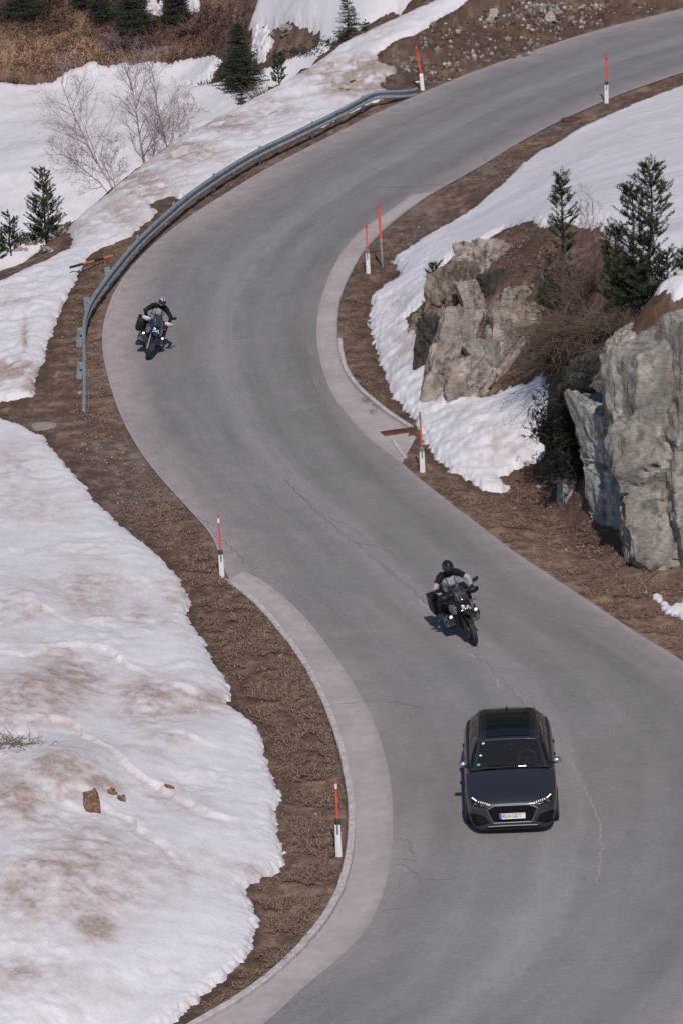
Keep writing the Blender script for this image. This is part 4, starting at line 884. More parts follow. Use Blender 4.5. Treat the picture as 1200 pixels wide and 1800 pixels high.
def bare_tree(loc, h, seed, label, stems, mat_trunk, mat_twig, name='birch_tree', cat='tree', group='leafless birches below the bank', spread=.4, depth=3, thick=.035, twig=1.0):
    r = np.random.default_rng(seed); root = empty(name, tuple(loc), (0, 0, 0), label, cat, group); tr = MB(); tw = MB()
    def grow(p, d, L, rad, lev):
        n = 5 if lev < 2 else 3; pts = [p.copy()]; q = p.copy(); dd = d.copy()
        for i in range(n):
            dd = dd + r.normal(0, .10 if lev == 0 else .16, 3) + np.array([0, 0, .05 if lev < 2 else -.03]); dd /= np.linalg.norm(dd); q = q + dd * L / n; pts.append(q.copy())
        rr = [max(.0024, rad * (1 - .75 * i / n)) for i in range(n + 1)]
        (tr if lev == 0 else tw).tube([tuple(x) for x in pts], rr, 6 if lev == 0 else 3, cap=False)
        if lev >= depth: return
        nc = int({0: 26, 1: 9, 2: 6, 3: 4}.get(lev, 3) * twig)
        for k in range(nc):
            f = r.uniform(.18 if lev == 0 else .2, 1.0); i = min(n - 1, int(f * n)); b = pts[i] + (pts[i + 1] - pts[i]) * (f * n - i)
            a = r.normal(0, 1, 3); a -= dd * (a @ dd); a /= np.linalg.norm(a) + 1e-9
            nd = dd * .75 + a * r.uniform(.5, .95) + np.array([0, 0, .18]); nd /= np.linalg.norm(nd)
            grow(b, nd, L * (r.uniform(.28, .5) if lev == 0 else r.uniform(.38, .62)) * (1.05 - .45 * f), rad * .42 * (1 - .5 * f), lev + 1)
    for (ax, ay, sh) in stems:
        d = np.array([ax, ay, 1.0]); d /= np.linalg.norm(d); grow(np.array([0, 0, -.1]), d, h * sh, thick * sh, 0)
    tr.build('trunk', mat_trunk, root); tw.build('twigs', mat_twig, root)
    return root
def twig_bush(loc, n, L, seed, label, mat_twig, spread=(1.0, .5), droop=.6, name='bare_bush', group='leafless bushes', rad=.009, bias=(0, 0, 0), rise=.8, crown=None):
    r = np.random.default_rng(seed); root = empty(name, tuple(loc), (0, 0, 0), label, 'bush', group); tw = MB()
    for k in range(n):
        p = np.array([r.normal(0, .25 * spread[0]), r.normal(0, .2 * spread[1]), -.1]); a = r.uniform(0, 2 * math.pi)
        d = np.array([math.cos(a) * spread[0], math.sin(a) * spread[1], rise * r.uniform(.4, 1.3)]) + np.array(bias) * r.uniform(.4, 1.2); d /= np.linalg.norm(d); l = L * r.uniform(.45, 1.15); pts = [tuple(p)]
        ns = 6
        for i in range(ns):
            d = d + r.normal(0, .10, 3) + np.array([0, 0, -droop * .22 * (i / ns + .3)]); d /= np.linalg.norm(d); p = p + d * l / ns; pts.append(tuple(p))
            if i > 0 and r.random() < .75:
                e = d + r.normal(0, .5, 3); e /= np.linalg.norm(e); m_ = p + e * l * .13; q = m_ + (e + np.array([0, 0, -.15])) * l * .12
                tw.tube([tuple(p), tuple(m_), tuple(q)], [rad * .5, rad * .4, rad * .25], 3, cap=False)
        tw.tube(pts, [rad * (1 - .8 * i / ns) for i in range(ns + 1)], 3, cap=False)
    tw.build('twigs', mat_twig, root)
    if crown:
        V = []; Cc = []
        for k in range(crown[0]):
            c = np.array([r.normal(0, crown[1]), r.normal(0, crown[2]), abs(r.normal(0, crown[3]))]); d = r.normal(0, 1, 3); d[2] = abs(d[2]); d /= np.linalg.norm(d)
            brush(V, Cc, c, c + d * .16, .05, 22, .075, .017, np.array(crown[4]) * r.uniform(.7, 1.3), r, .4)
        V = np.vstack(V); me = mesh_np('foliage', V, np.arange(len(V)).reshape(-1, 3), M['needle'], smooth=False); set_col(me, np.vstack(Cc)); link_mesh('foliage', me, root)
    return root
def at(px, py, z=None, dz=0):
    p = rm([(px, py)])[0] if z is None else unp(px, py, z)
    p = p.copy(); p[2] += dz; return p
def hpx(p, n): return n / (scale_at(p) * .965)

def make_vegetation():
    G = (.040, .056, .030)
    # on the rock plateau at right
    p = at(1128, 545, 4.5); conifer(p, hpx(p, 258), hpx(p, 72), 1, 'tallest dark pine with several stems on top of the cliff', style='pine', stems=[(-.25, 0, 1.0, .95), (.2, .1, .86, .9), (.62, 0, .58, .6), (-.6, .1, .38, .6)], dense=1.25, gaps=.32, lean=1, col=(.043, .058, .030))
    p = at(990, 520, 3.3); conifer(p, hpx(p, 215), hpx(p, 34), 2, 'slim pine with open tufted branches above the rock outcrop', style='pine', dense=1.0, gaps=.22, lean=-1, base=.35, col=(.05, .066, .032))
    p = at(982, 515, 3.2); twig_bush(p, 30, .8, 31, 'dense dark evergreen shrub at the foot of the slim pine', M['twig_brown'], crown=(240, .34, .3, .45, G), group='evergreen shrubs')
    p = at(1205, 505, 4.6); conifer(p, hpx(p, 60), hpx(p, 26), 3, 'small pine cut by the right edge behind the cliff', style='pine', dense=1.0)
    p = at(766, 496, 1.9); conifer(p, hpx(p, 34), hpx(p, 13), 4, 'tiny pine seedling on the left shoulder of the rock outcrop', style='pine', dense=.8)
    # left of the barrier
    p = at(84, 428, -1.0); conifer(p, hpx(p, 128), hpx(p, 40), 5, 'dark open pine behind the left snow crest below the birches', style='pine', stems=[(-.25, 0, 1, 1), (.35, 0, .80, .8)], dense=1.0, gaps=.30)
    p = at(20, 446, -1.2); conifer(p, hpx(p, 66), hpx(p, 20), 6, 'small young pine left of the dark open pine', style='pine', dense=1.0)
    p = at(-2, 456, -1.2); conifer(p, hpx(p, 50), hpx(p, 18), 7, 'smallest pine cut by the left edge of the picture', style='pine', dense=1.0)
    p = at(60, 424, -1.0); twig_bush(p, 20, .5, 32, 'low dark evergreen shrub at the foot of the open left pine', M['twig_brown'], crown=(90, .35, .2, .12, G), group='evergreen shrubs')
    # behind the crest, upper middle
    p = at(424, 160, -4.4); conifer(p, hpx(p, 116), hpx(p, 50), 8, 'broad dense spruce standing in the snow hollow behind the crest', dense=2.2, gaps=0, col=(.045, .056, .034), base=.02)
    p = at(491, 148, -3.4); conifer(p, hpx(p, 52), hpx(p, 17), 9, 'little spruce right of the broad dense spruce', style='pine', dense=1.0)
    p = at(426, 184, -3.8); conifer(p, hpx(p, 30), hpx(p, 11), 10, 'tiny dark spruce in the snow below the broad dense spruce', dense=1.0)
    p = at(612, 78, -1.4); conifer(p, hpx(p, 86), hpx(p, 25), 11, 'slender layered spruce on the skyline of the snow crest', dense=1.2, gaps=.08)
    p = at(642, 54, -.6); conifer(p, hpx(p, 18), hpx(p, 9), 12, 'tiny spruce just right of the slender layered spruce', dense=1.0)
    p = at(522, 98, -2.9); twig_bush(p, 16, .6, 33, 'low spreading dark shrub on the brown bank left of the slender spruce', M['twig_brown'], crown=(150, .55, .3, .16, G), group='evergreen shrubs')
    p = at(586, 80, -2.0); twig_bush(p, 12, .5, 34, 'low dark shrub at the foot of the slender layered spruce', M['twig_brown'], crown=(80, .4, .2, .10, G), group='evergreen shrubs')
    p = at(462, 172, -3.4); twig_bush(p, 120, .75, 35, 'brownish bare shrub in snow between broad spruce and little spruce', M['twig_brown'], droop=.3, rad=.012)
    # far hillside, upper left
    for k, (x, y, hh, w_, lab) in enumerate([(236, 64, 120, 44, 'tall dark spruce cut by the top edge beside the snow patch'), (312, 40, 90, 30, 'second dark spruce at the top edge between two snow patches'), (40, 26, 60, 44, 'wide dark spruce in the top left corner'), (150, 10, 50, 24, 'narrow dark spruce at the top edge right of the corner spruce'), (180, 36, 60, 28, 'dark spruce at the top edge just left of the tall one')]):
        p = at(x, y); conifer(p, hpx(p, hh), hpx(p, w_), 40 + k, lab, dense=2.0, gaps=0, base=.0, col=(.045, .054, .036), group='spruces on the far hillside')
    for k, (x, y, n, L, lab, mt) in enumerate([(215, 82, 160, 1.3, 'reddish bare shrub thicket under the tall hillside spruce', 'twig_red'), (268, 80, 130, 1.1, 'reddish bare shrub right of the thicket under the spruce', 'twig_red'), (90, 56, 90, .6, 'low brown shrub on the dry hillside near the left edge', 'twig_brown'), (110, 45, 80, .6, 'brown shrub uphill of the low one on the dry hillside', 'twig_brown'), (340, 55, 120, .9, 'brown bare shrub on the hillside below the small snow patch', 'twig_red'), (30, 130, 60, .45, 'greenish brown low shrub above the meadow snow at left', 'twig_brown'), (150, 60, 60, .5, 'brown shrub in the middle of the tan hillside grass', 'twig_brown'), (100, 88, 40, .4, 'small dark shrub in the tan hillside grass', 'twig_brown'), (360, 90, 60, .5, 'brown shrub at the upper edge of the valley snow', 'twig_brown')]):
        twig_bush(at(x, y), n, L, 60 + k, lab, M[mt], rad=.016, droop=.35, name='bare_shrub', group='bare shrubs on the far hillside')
    # birches below the bank
    p = at(262, 330, -3.0); bare_tree(p, hpx(p, 222), 71, 'tallest leafless birch in the middle of the birch group', [(-.13, 0, 1.0), (.10, .05, .62)], M['birch'], M['twig'], thick=.055)
    p = at(212, 362, -3.2); bare_tree(p, hpx(p, 245), 72, 'left leafless birch leaning to the left with pale trunk', [(-.27, 0, 1.0), (-.75, 0, .62), (-.12, .1, .45)], M['birch'], M['twig'], thick=.050)
    p = at(306, 300, -2.8); bare_tree(p, hpx(p, 200), 73, 'right leafless birch thinner than the tallest one', [(-.10, 0, 1.0), (.15, 0, .6)], M['birch'], M['twig'], thick=.042)
    # bushes hanging over the gap in the rocks
    p = at(1048, 575, 3.4); twig_bush(p, 420, 2.1, 81, 'large tangled bush of pale brown bare twigs hanging over the rock gap', M['twig_brown'], spread=(1.4, .8), droop=.9, bias=(-.55, -.6, -.05), rad=.011, rise=.5)
    p = at(990, 590, 2.9); twig_bush(p, 200, 1.4, 82, 'brown bare bush between the outcrop and the rock gap', M['twig_brown'], spread=(1.0, .7), droop=.7, bias=(-.3, -.3, 0), rad=.010)
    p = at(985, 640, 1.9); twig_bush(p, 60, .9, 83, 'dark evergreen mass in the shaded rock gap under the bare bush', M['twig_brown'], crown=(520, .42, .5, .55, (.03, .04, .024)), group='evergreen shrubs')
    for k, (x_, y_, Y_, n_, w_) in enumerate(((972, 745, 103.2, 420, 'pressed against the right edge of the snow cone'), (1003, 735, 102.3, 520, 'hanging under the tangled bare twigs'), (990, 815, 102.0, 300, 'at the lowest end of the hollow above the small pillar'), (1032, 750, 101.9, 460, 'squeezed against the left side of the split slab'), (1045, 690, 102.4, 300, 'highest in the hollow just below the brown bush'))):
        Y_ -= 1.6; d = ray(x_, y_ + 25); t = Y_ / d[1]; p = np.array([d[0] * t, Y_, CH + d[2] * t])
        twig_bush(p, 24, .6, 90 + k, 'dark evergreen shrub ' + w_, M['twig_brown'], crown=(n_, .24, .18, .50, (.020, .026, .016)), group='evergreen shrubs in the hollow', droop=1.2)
    p = at(1060, 520, 3.9); bare_tree(p, hpx(p, 190), 84, 'thin reddish leafless saplings between the two plateau pines', [(-.05, 0, 1.0), (-.22, 0, .8), (.08, .1, .62), (-.4, 0, .55)], M['twig_red'], M['twig_red'], name='bare_sapling', group=None, thick=.022, twig=.62, cat='sapling')
    p = at(1030, 530, 3.6); twig_bush(p, 200, 1.25, 85, 'reddish brown thicket under the thin saplings on the plateau', M['twig_red'], spread=(.9, .6), droop=.15, rise=1.3, rad=.009)
    p = at(1100, 570, 4.3); twig_bush(p, 160, 1.0, 86, 'dark bare bush at the foot of the tallest pine', M['twig_brown'], spread=(1.2, .6), droop=.6, rad=.010, bias=(-.2, -.4, 0))
    p = unp(12, 1312, snow_z(12, 1312)); twig_bush(p, 130, .62, 87, 'dark bare bush poking out of the snow at the left edge', M['twig_brown'], spread=(1.1, .8), droop=.5, rise=.6, rad=.008)
    p = unp(1112, 612, 4.5); twig_bush(p, 160, .9, 88, 'brown bare bush drooping over the top edge of the cliff', M['twig_brown'], spread=(1.5, .5), droop=.9, rise=.5, rad=.009, bias=(-.2, -.5, 0))
    make_grass()
def make_grass():
    """dead grass lying on the verges: too many blades to count"""
    areas = [(500, 1400, 80, 190, .20), (420, 1180, 90, 90, .11), (370, 1060, 60, 70, .07), (440, 1680, 100, 100, .09), (300, 940, 80, 80, .06), (980, 1000, 140, 70, .10), (1120, 1090, 110, 60, .09), (840, 900, 90, 50, .06), (640, 600, 45, 110, .05), (690, 450, 40, 40, .02), (900, 290, 140, 45, .04), (170, 600, 40, 140, .05), (230, 430, 60, 60, .03), (400, 310, 90, 40, .02), (930, 440, 50, 40, .02), (920, 620, 50, 60, .03)]
    V = []; Cc = []; N = 90000
    for (x, y, rx, ry, wgt) in areas:
        m_ = int(N * wgt); a = rng.uniform(0, 2 * np.pi, m_); rr = np.sqrt(rng.random(m_)) * 1.25
        P = rm(list(zip(x + rx * rr * np.cos(a), y + ry * rr * np.sin(a)))); X, Y = P[:, 0], P[:, 1]
        dr = sdf(X, Y, road_poly, 3.0); s = np.maximum(sdf(X, Y, snow_left, 2.0), np.maximum(sdf(X, Y, snow_right, 2.0), sdf(X, Y, snow_mid, 2.0)))
        P[:, 2] = ground_h(X, Y) + .03
        k = (dr < -.12) & (s < -.10) & (fbm(X, Y, .8, 3, 400) > -.15) & (rng.random(len(P)) < np.clip((-s - .1) * 2.2, 0, 1)); P = P[k]; n = len(P)
        for q in range(2):
            d = np.stack([rng.normal(0, 1, n), rng.normal(0, 1, n), np.abs(rng.normal(.25, .25, n))], 1); d /= np.linalg.norm(d, axis=1)[:, None]
            sd_ = np.cross(d, [0, 0, 1.0]); sd_ /= np.linalg.norm(sd_, axis=1)[:, None] + 1e-9; L = rng.uniform(.05, .15, n)[:, None]; b = P + rng.normal(0, .03, (n, 3)) * [1, 1, 0] + [0, 0, .01]
            V.append(np.stack([b - sd_ * .008, b + sd_ * .008, b + d * L], 1).reshape(-1, 3))
            c = np.array([.29, .192, .142]) * rng.uniform(.55, 1.2, n)[:, None]; Cc.append(np.repeat(c, 3, 0))
    V = np.vstack(V); me = mesh_np('dry_grass', V, np.arange(len(V)).reshape(-1, 3), M['grass'], smooth=False); set_col(me, np.vstack(Cc)); tag(link_mesh('dry_grass', me), kind='stuff')
    V = []; Cc = []
    P = rm(list(zip(rng.uniform(-40, 440, 9000), rng.uniform(-15, 150, 9000)))); X, Y = P[:, 0], P[:, 1]
    P = P[(sdf(X, Y, snow_valley, 2.0) < -.1) & (sdf(X, Y, snow_high, 2.0) < -.1) & (sdf(X, Y, snow_patch_a, 2.0) < 0) & (sdf(X, Y, snow_patch_b, 2.0) < 0) & (Y > 165)]; n = len(P); px, py, _ = project(P[:, 0], P[:, 1], P[:, 2])
    tan = blobs(px, py, [(90, 95, 150, 40, 1), (260, 95, 90, 25, .7)])[:, None]
    for q in range(3):
        d = np.stack([rng.normal(0, .6, n), rng.normal(0, .6, n) - .3, np.abs(rng.normal(.5, .4, n))], 1); d /= np.linalg.norm(d, axis=1)[:, None]
        sd_ = np.cross(d, [0, 0, 1.0]); sd_ /= np.linalg.norm(sd_, axis=1)[:, None] + 1e-9; L = rng.uniform(.10, .32, n)[:, None]; b = P + rng.normal(0, .08, (n, 3)) * [1, 1, 0]
        V.append(np.stack([b - sd_ * .02, b + sd_ * .02, b + d * L], 1).reshape(-1, 3))
        c = (np.array([.42, .26, .175]) * tan + np.array([.12, .07, .055]) * (1 - tan)) * rng.uniform(.5, 1.3, n)[:, None]; Cc.append(np.repeat(c, 3, 0))
    V = np.vstack(V); me = mesh_np('hill_grass', V, np.arange(len(V)).reshape(-1, 3), M['grass'], smooth=False); set_col(me, np.vstack(Cc)); tag(link_mesh('hill_grass', me), kind='stuff')
# ---------------------------------------------------------------- the estate car
def make_car():
    f0 = unp(901, 1458, .14); th = -.03; hd = np.array([math.sin(th), -math.cos(th)])
    o2 = f0[:2] - hd * 2.18
    root = empty('estate_car', (o2[0], o2[1], .028), (0, R(-1.0), th), 'dark grey estate car with sunroof driving towards the viewer', 'car')
    YF = -2.38; root.scale = (1, .925, .985)
    # --- lower body
    st = [(0.00, .62, .655, .62, .12, 0), (0.03, .74, .685, .645, .115, 0), (0.12, .83, .735, .675, .12, 0), (0.30, .885, .795, .715, .15, 0), (0.60, .915, .865, .79, .185, 0), (0.90, .925, .91, .85, .185, 0), (1.20, .922, .95, .90, .185, 0), (1.40, .92, .972, .925, .185, 0),
          (1.50, .92, .70, .935, .185, 1), (2.4, .92, .60, .945, .185, 1), (3.3, .922, .60, .95, .185, 1), (3.7, .925, .62, .955, .185, 1), (4.3, .905, .64, .96, .19, 1), (4.55, .87, .93, .95, .20, 0), (4.68, .82, .92, .90, .24, 0), (4.76, .72, .84, .80, .34, 0)]
    secs = []
    for u, w_, zt, zs, zb, cab in st:
        if cab: h = [(0, zt), (.55 * w_, zt), (.84 * w_, zt + .02), (.865 * w_, zs - .01), (.93 * w_, zs), (w_, zs - .11), (w_, .58), (.985 * w_, .40), (.955 * w_, zb + .03), (.80 * w_, zb), (0, zb)]
        else: h = [(0, zt), (.5 * w_, zt - .006), (.80 * w_, zt - .03), (.90 * w_, zs + .012), (.965 * w_, zs - .02), (w_, zs - .12), (w_ * .998, .52 if u > .2 else .50), (.985 * w_, .40), (.955 * w_, zb + .03), (.80 * w_, zb), (0, zb)]
        full = h + [(-x, z) for x, z in h[1:-1][::-1]]
        secs.append([(x, YF + u, z) for x, z in full])
    mb = MB(); mb.loft(secs); body = mb.build('body', [M['car_paint'], M['interior']], root, sub=2)
    me = body.data
    dg = bpy.context.evaluated_depsgraph_get(); ev = body.evaluated_get(dg); m2 = bpy.data.meshes.new_from_object(ev)
    body.modifiers.clear(); body.data = m2
    mi = [1 if (abs(p.center.x) < .775 and 1.46 < p.center.y - YF < 4.4 and p.center.z > .5 and abs(p.normal.x) < .98 and p.center.z < .93) else 0 for p in m2.polygons]; m2.polygons.foreach_set('material_index', mi)
    bvh = BVHTree.FromPolygons([v.co[:] for v in m2.vertices], [p.vertices[:] for p in m2.polygons])
    VD = Vector((0, .93, -.366)).normalized()
    def hit(org, d, off):
        h = bvh.ray_cast(Vector(org), Vector(d))
        return (h[0] - Vector(d).normalized() * off) if h[0] is not None else None
    V0 = .645 * .931 + (YF + .02) * .365
    def front(zx, zy, off):                                     # a place on the front as seen from the viewer's height
        x = zx / 593; v = V0 + (192 - zy) / 593; d = VD; base = Vector((x, -4.5, 0)); base.z = (v - base.y * .365) / .931
        h = hit(base, d, off); k = 0
        while h is None and k < 30: k += 1; base.z += .01; h = hit(base, d, off)
        return h if h is not None else Vector((x, YF, .5))
    def patch(poly, off, name, m_, rings=7, par=None, fn=front):
        P = resample(np.array(poly + poly[:1], float), 49)[:-1]; c = P.mean(0); vs = []; fs = []; n = len(P)
        for k in range(rings + 1):
            q = c + (P - c) * (1 - k / (rings + .6))
            vs += [fn(a, b, off if k else off * .2) for a, b in q]
        for k in range(rings):
            for i in range(n): fs.append((k * n + i, k * n + (i + 1) % n, (k + 1) * n + (i + 1) % n, (k + 1) * n + i))
        fs.append(tuple(range(rings * n, (rings + 1) * n)))
        m3 = MB(); m3.add(vs, fs); return m3.build(name, m_, par or root, angle=60)
    # --- bonnet lid, slightly proud, with its own shut line
    def top(x, y, off):
        h = hit((x, y, 3), (0, 0, -1), off); return h if h is not None else Vector((x, y, .9))
    bon = [(-.50, YF + .16), (0, YF + .10), (.50, YF + .16), (.63, YF + .40), (.715, YF + .9), (.745, YF + 1.34), (0, YF + 1.37), (-.745, YF + 1.34), (-.715, YF + .9), (-.63, YF + .40)]
    patch(bon, .006, 'bonnet', M['car_paint'], rings=14, fn=top)
    for sg in (-1, 1):
        m3 = MB(); m3.tube([top(sg * a, YF + b, .006) for a, b in ((.36, .20), (.43, .6), (.50, 1.0), (.54, 1.3))], .006, 5); m3.build('bonnet_crease', M['car_paint'], root)
    # --- grille, plate, intakes, lamps
    hexo = [(-205, 192), (205, 192), (300, 238), (228, 398), (-228, 398), (-300, 238)]
    gr = patch(hexo, .006, 'grille', M['matt_black'])
    P = resample(np.array(hexo + hexo[:1], float), 73); m3 = MB(); m3.tube([front(a, b, .012) for a, b in P], .011, 6, cap=False); m3.build('grille_frame', M['satin_alu'], gr)
    m3 = MB()
    for r_ in range(6):
        for c_ in range(-7, 8):
            zx = c_ * 34 + (17 if r_ % 2 else 0); zy = 212 + r_ * 32
            lim = 300 - abs(zy - 238) * (.45 if zy > 238 else 2.0) - 25
            if abs(zx) > lim: continue
            q = [front(zx + dx, zy + dy, .010) for dx, dy in ((-13, 0), (0, -11), (13, 0), (0, 11))]
            for i in range(4): m3.tube([q[i], q[(i + 1) % 4]], .0035, 4, cap=False)
    m3.build('honeycomb', M['gloss_black'], gr)
    pl = empty('number_plate', front(0, 322, .03)); pl.parent = root
    tilt = math.atan2(-.10, 1)
    rot = Matrix.Rotation(tilt, 3, 'X')
    m3 = MB(); m3.box((0, 0, 0), (.52, .012, .12), rot); m3.build('plate', M['plate_white'], pl, bevel=.004)
    m3 = MB(); m3.box((-.236, -.0065, 0), (.044, .004, .114), rot); m3.build('blue_band', M['plate_blue'], pl)
    for z in (-.054, .054):
        m3 = MB(); m3.box((.022, -.0065, z), (.462, .003, .004), rot); m3.build('red_line', M['plate_red'], pl)
    for txt, x, s_ in (('KU', -.135, .088), ('LG 6', .085, .088)):
        cu_ = bpy.data.curves.new('plate_text', 'FONT'); cu_.body = txt; cu_.size = s_; cu_.align_x = 'CENTER'; cu_.align_y = 'CENTER'; cu_.extrude = .001; cu_.offset = .002
        to = bpy.data.objects.new('lettering', cu_); m4 = bpy.data.meshes.new_from_object(to); bpy.data.objects.remove(to)
        m4.materials.clear(); m4.materials.append(M['plate_ink']); lo = link_mesh('lettering', m4, pl); lo.location = (x, -.0085, 0); lo.rotation_euler = (R(90) + tilt, 0, 0)
    m3 = MB(); m3.box((-.048, -.0068, .004), (.030, .003, .038), rot); m3.box((-.048, -.0068, -.020), (.016, .003, .014), rot); m3.build('crest', M['plate_red'], pl)
    for sg in (-1, 1):
        S = lambda L: [(sg * a, b) for a, b in L]
        patch(S([(515, 252), (400, 285), (330, 312), (272, 395), (400, 428), (505, 405), (528, 330)]), .006, 'air_intake', M['matt_black'])
        m3 = MB(); m3.tube([front(sg * a, b, .012) for a, b in ((505, 300), (420, 318), (340, 345))], .008, 5); m3.tube([front(sg * a, b, .012) for a, b in ((505, 345), (420, 360), (330, 375))], .008, 5); m3.build('intake_fin', M['gloss_black'], root)
        hl = patch(S([(474, 66), (440, 98), (380, 128), (256, 168), (276, 190), (345, 214), (430, 190), (478, 160)]), .007, 'headlight', M['lamp_glass'])
        m3 = MB(); m3.tube([front(sg * a, b, .012) for a, b in ((464, 78), (440, 100), (414, 122))], .013, 6); m3.build('running_light', M['drl'], hl)
        for k in range(6):
            t = k / 5; a = 390 - t * 122; b = 133 + t * 40; m3 = MB(); m3.tube([front(sg * (a - 4), b - 8, .012), front(sg * (a + 4), b + 8, .012)], .0070, 6); m3.build('running_light', M['drl'], hl)
        for k in (0, 1):
            m3 = MB(); c_ = front(sg * (430 - 75 * k), 160 + 20 * k, .008); m3.ell(c_, (.045, .02, .035), 12, 8); m3.build('lamp_lens', M['lens'], hl)
    m3 = MB(); m3.tube([front(a, b, .018) for a, b in ((-290, 440), (-200, 436), (0, 434), (200, 436), (290, 440))], .010, 6); m3.build('bumper_strip', M['satin_alu'], root)
    patch([(-330, 446), (330, 446), (300, 470), (-300, 470)], .006, 'lower_grille', M['matt_black'], rings=3)
    # --- cabin shell
    gs = np.array([(1.36, .80, .935, .73, .955, .985), (1.70, .815, .94, .672, 1.115, 1.145), (2.00, .82, .945, .616, 1.265, 1.30), (2.16, .82, .945, .597, 1.315, 1.345), (2.6, .82, .95, .588, 1.345, 1.385), (3.1, .82, .95, .582, 1.34, 1.387), (3.6, .815, .955, .572, 1.315, 1.365), (4.05, .80, .96, .555, 1.275, 1.32), (4.25, .79, .96, .545, 1.245, 1.285), (4.55, .77, .955, .64, 1.04, 1.075), (4.66, .75, .95, .70, .965, .99)])
    def S(u, v, off=0.0):
        wb, zb, wr, zr, zc = [float(np.interp(u, gs[:, 0], gs[:, k])) for k in range(1, 6)]
        a = abs(v); sg = 1 if v >= 0 else -1
        if a <= .5:
            q = a / .5; x = wr * q; z = zc - (zc - zr) * q ** 2.4
        else:
            q = (a - .5) / .5; x = wr + (wb - wr) * q + .035 * math.sin(q * math.pi); z = zr + (zb - zr) * q
        p = Vector((sg * x, YF + u, z))
        if off:
            c = Vector((0, YF + min(max(u, 2.3), 3.9), .75)); p += (p - c).normalized() * off
        return p
    wins = {'windscreen': (1.40, 2.10, -.465, .465), 'rear_window': (4.29, 4.60, -.42, .42), 'sunroof': (2.26, 2.86, -.37, .37), 'roof_glass': (2.93, 3.70, -.37, .37)}
    for sg in (-1, 1):
        for k, (a, b) in enumerate(((1.66, 2.74), (2.84, 3.62), (3.72, 4.28))):
            wins['side_window%d%d' % (sg, k)] = (a, b, .57 if sg > 0 else -.92, .92 if sg > 0 else -.57)
    us = sorted(set([round(x, 3) for x in np.linspace(1.36, 4.66, 56)] + [w_[k] for w_ in wins.values() for k in (0, 1)])); vs_ = sorted(set([round(x, 3) for x in np.linspace(-1, 1, 41)] + [w_[k] for w_ in wins.values() for k in (2, 3)]))
    mb = MB(); idx = {}
    for i, u in enumerate(us):
        for j, v in enumerate(vs_): idx[i, j] = len(mb.v); mb.v.append(tuple(S(u, v)))
    for i in range(len(us) - 1):
        for j in range(len(vs_) - 1):
            uc, vc = (us[i] + us[i + 1]) / 2, (vs_[j] + vs_[j + 1]) / 2
            if any(a < uc < b and c < vc < d for a, b, c, d in wins.values()): continue
            mb.f.append((idx[i, j], idx[i + 1, j], idx[i + 1, j + 1], idx[i, j + 1])); mb.mi.append(2 if uc < 1.42 else 1 if (abs(vc) > .57 and uc < 4.3 and abs(vc) < .93) or (abs(vc) < .47 and uc > 2.2) else 0)
    sh = mb.build('roof', [M['car_paint'], M['gloss_black'], M['interior']], root, angle=35); q = sh.modifiers.new('thick', 'SOLIDIFY'); q.thickness = .02; q.offset = -1
    for nm, (a, b, c, d) in wins.items():
        mb = MB(); nu, nv = 14, 16; base = nm.split('-')[0].rstrip('01234') if nm.startswith('side') else nm
        for i in range(nu):
            for j in range(nv): mb.v.append(tuple(S(a - .008 + (b - a + .016) * i / (nu - 1), c - .004 + (d - c + .008) * j / (nv - 1), .004)))
        for i in range(nu - 1):
            for j in range(nv - 1): mb.f.append((i * nv + j, (i + 1) * nv + j, (i + 1) * nv + j + 1, i * nv + j + 1)); mb.mi.append(0)
        mb.build(base, M['screen_glass'] if nm == 'windscreen' else M['roof_glass'] if nm in ('sunroof', 'roof_glass') else M['tint_glass'], root, angle=60)
    # sunroof wind deflector and the pale things seen through the glass
    m3 = MB(); m3.tube([S(2.90, v, .012) for v in np.linspace(-.36, .36, 9)], .012, 5); m3.build('roof_bar', M['matt_black'], root)
    for sg in (-1, 1):
        m3 = MB(); m3.tube([S(u, sg * .49, .03) for u in np.linspace(2.3, 4.1, 10)], .014, 6); m3.build('roof_rail', M['gloss_black'], root)
    # stickers in the corner of the windscreen
    for u, v, rr, mm in ((2.02, -.415, .030, 'plate_white'), (1.72, -.43, .026, 'plate_white'), (1.48, -.44, .034, 'sticker_green')):
        c = S(u, v, .006); t1 = (S(u + .05, v, .006) - c).normalized(); t2 = (S(u, v + .05, .006) - c).normalized(); m3 = MB()
        m3.add([c + t1 * rr * math.cos(t) + t2 * rr * math.sin(t) for t in np.linspace(0, 2 * math.pi, 17)[:-1]], [tuple(range(16))]); m3.build('sticker', M[mm], root)
    # wipers
    for a, b in (((1.39, .34), (1.44, -.30)), ((1.39, -.10), (1.43, -.44))):
        m3 = MB(); m3.tube([S(a[0] + (b[0] - a[0]) * t, a[1] + (b[1] - a[1]) * t, .02) for t in np.linspace(0, 1, 7)], .010, 5); m3.build('wiper', M['gloss_black'], root)
    m3 = MB(); m3.tube([S(1.375, .12 + .10 * t, .008) for t in np.linspace(0, 1, 4)], .007, 5); m3.build('cowl_glint', M['chrome'], root)  # added chrome strip that makes the small highlight at the windscreen foot
    # --- inside
    m3 = MB(); m3.loft([[(x, YF + 1.50, z) for x, z in ((-.74, .70), (.74, .70), (.74, .87), (-.74, .87))], [(x, YF + 1.86, z) for x, z in ((-.74, .70), (.74, .70), (.74, .90), (-.74, .90))]]); m3.build('dashboard', M['interior'], root, bevel=.03)
    sw = empty('steering_wheel', (.36, YF + 2.06, .90), (R(64), 0, 0)); sw.parent = root
    tor = [(.18 + .014 * math.cos(t), .014 * math.sin(t)) for t in np.linspace(0, 2 * math.pi, 9)[:-1]]
    m3 = MB(); m3.lathe(tor, axis='Z', n=28, close=True); m3.build('rim', M['wheel_rim'], sw)
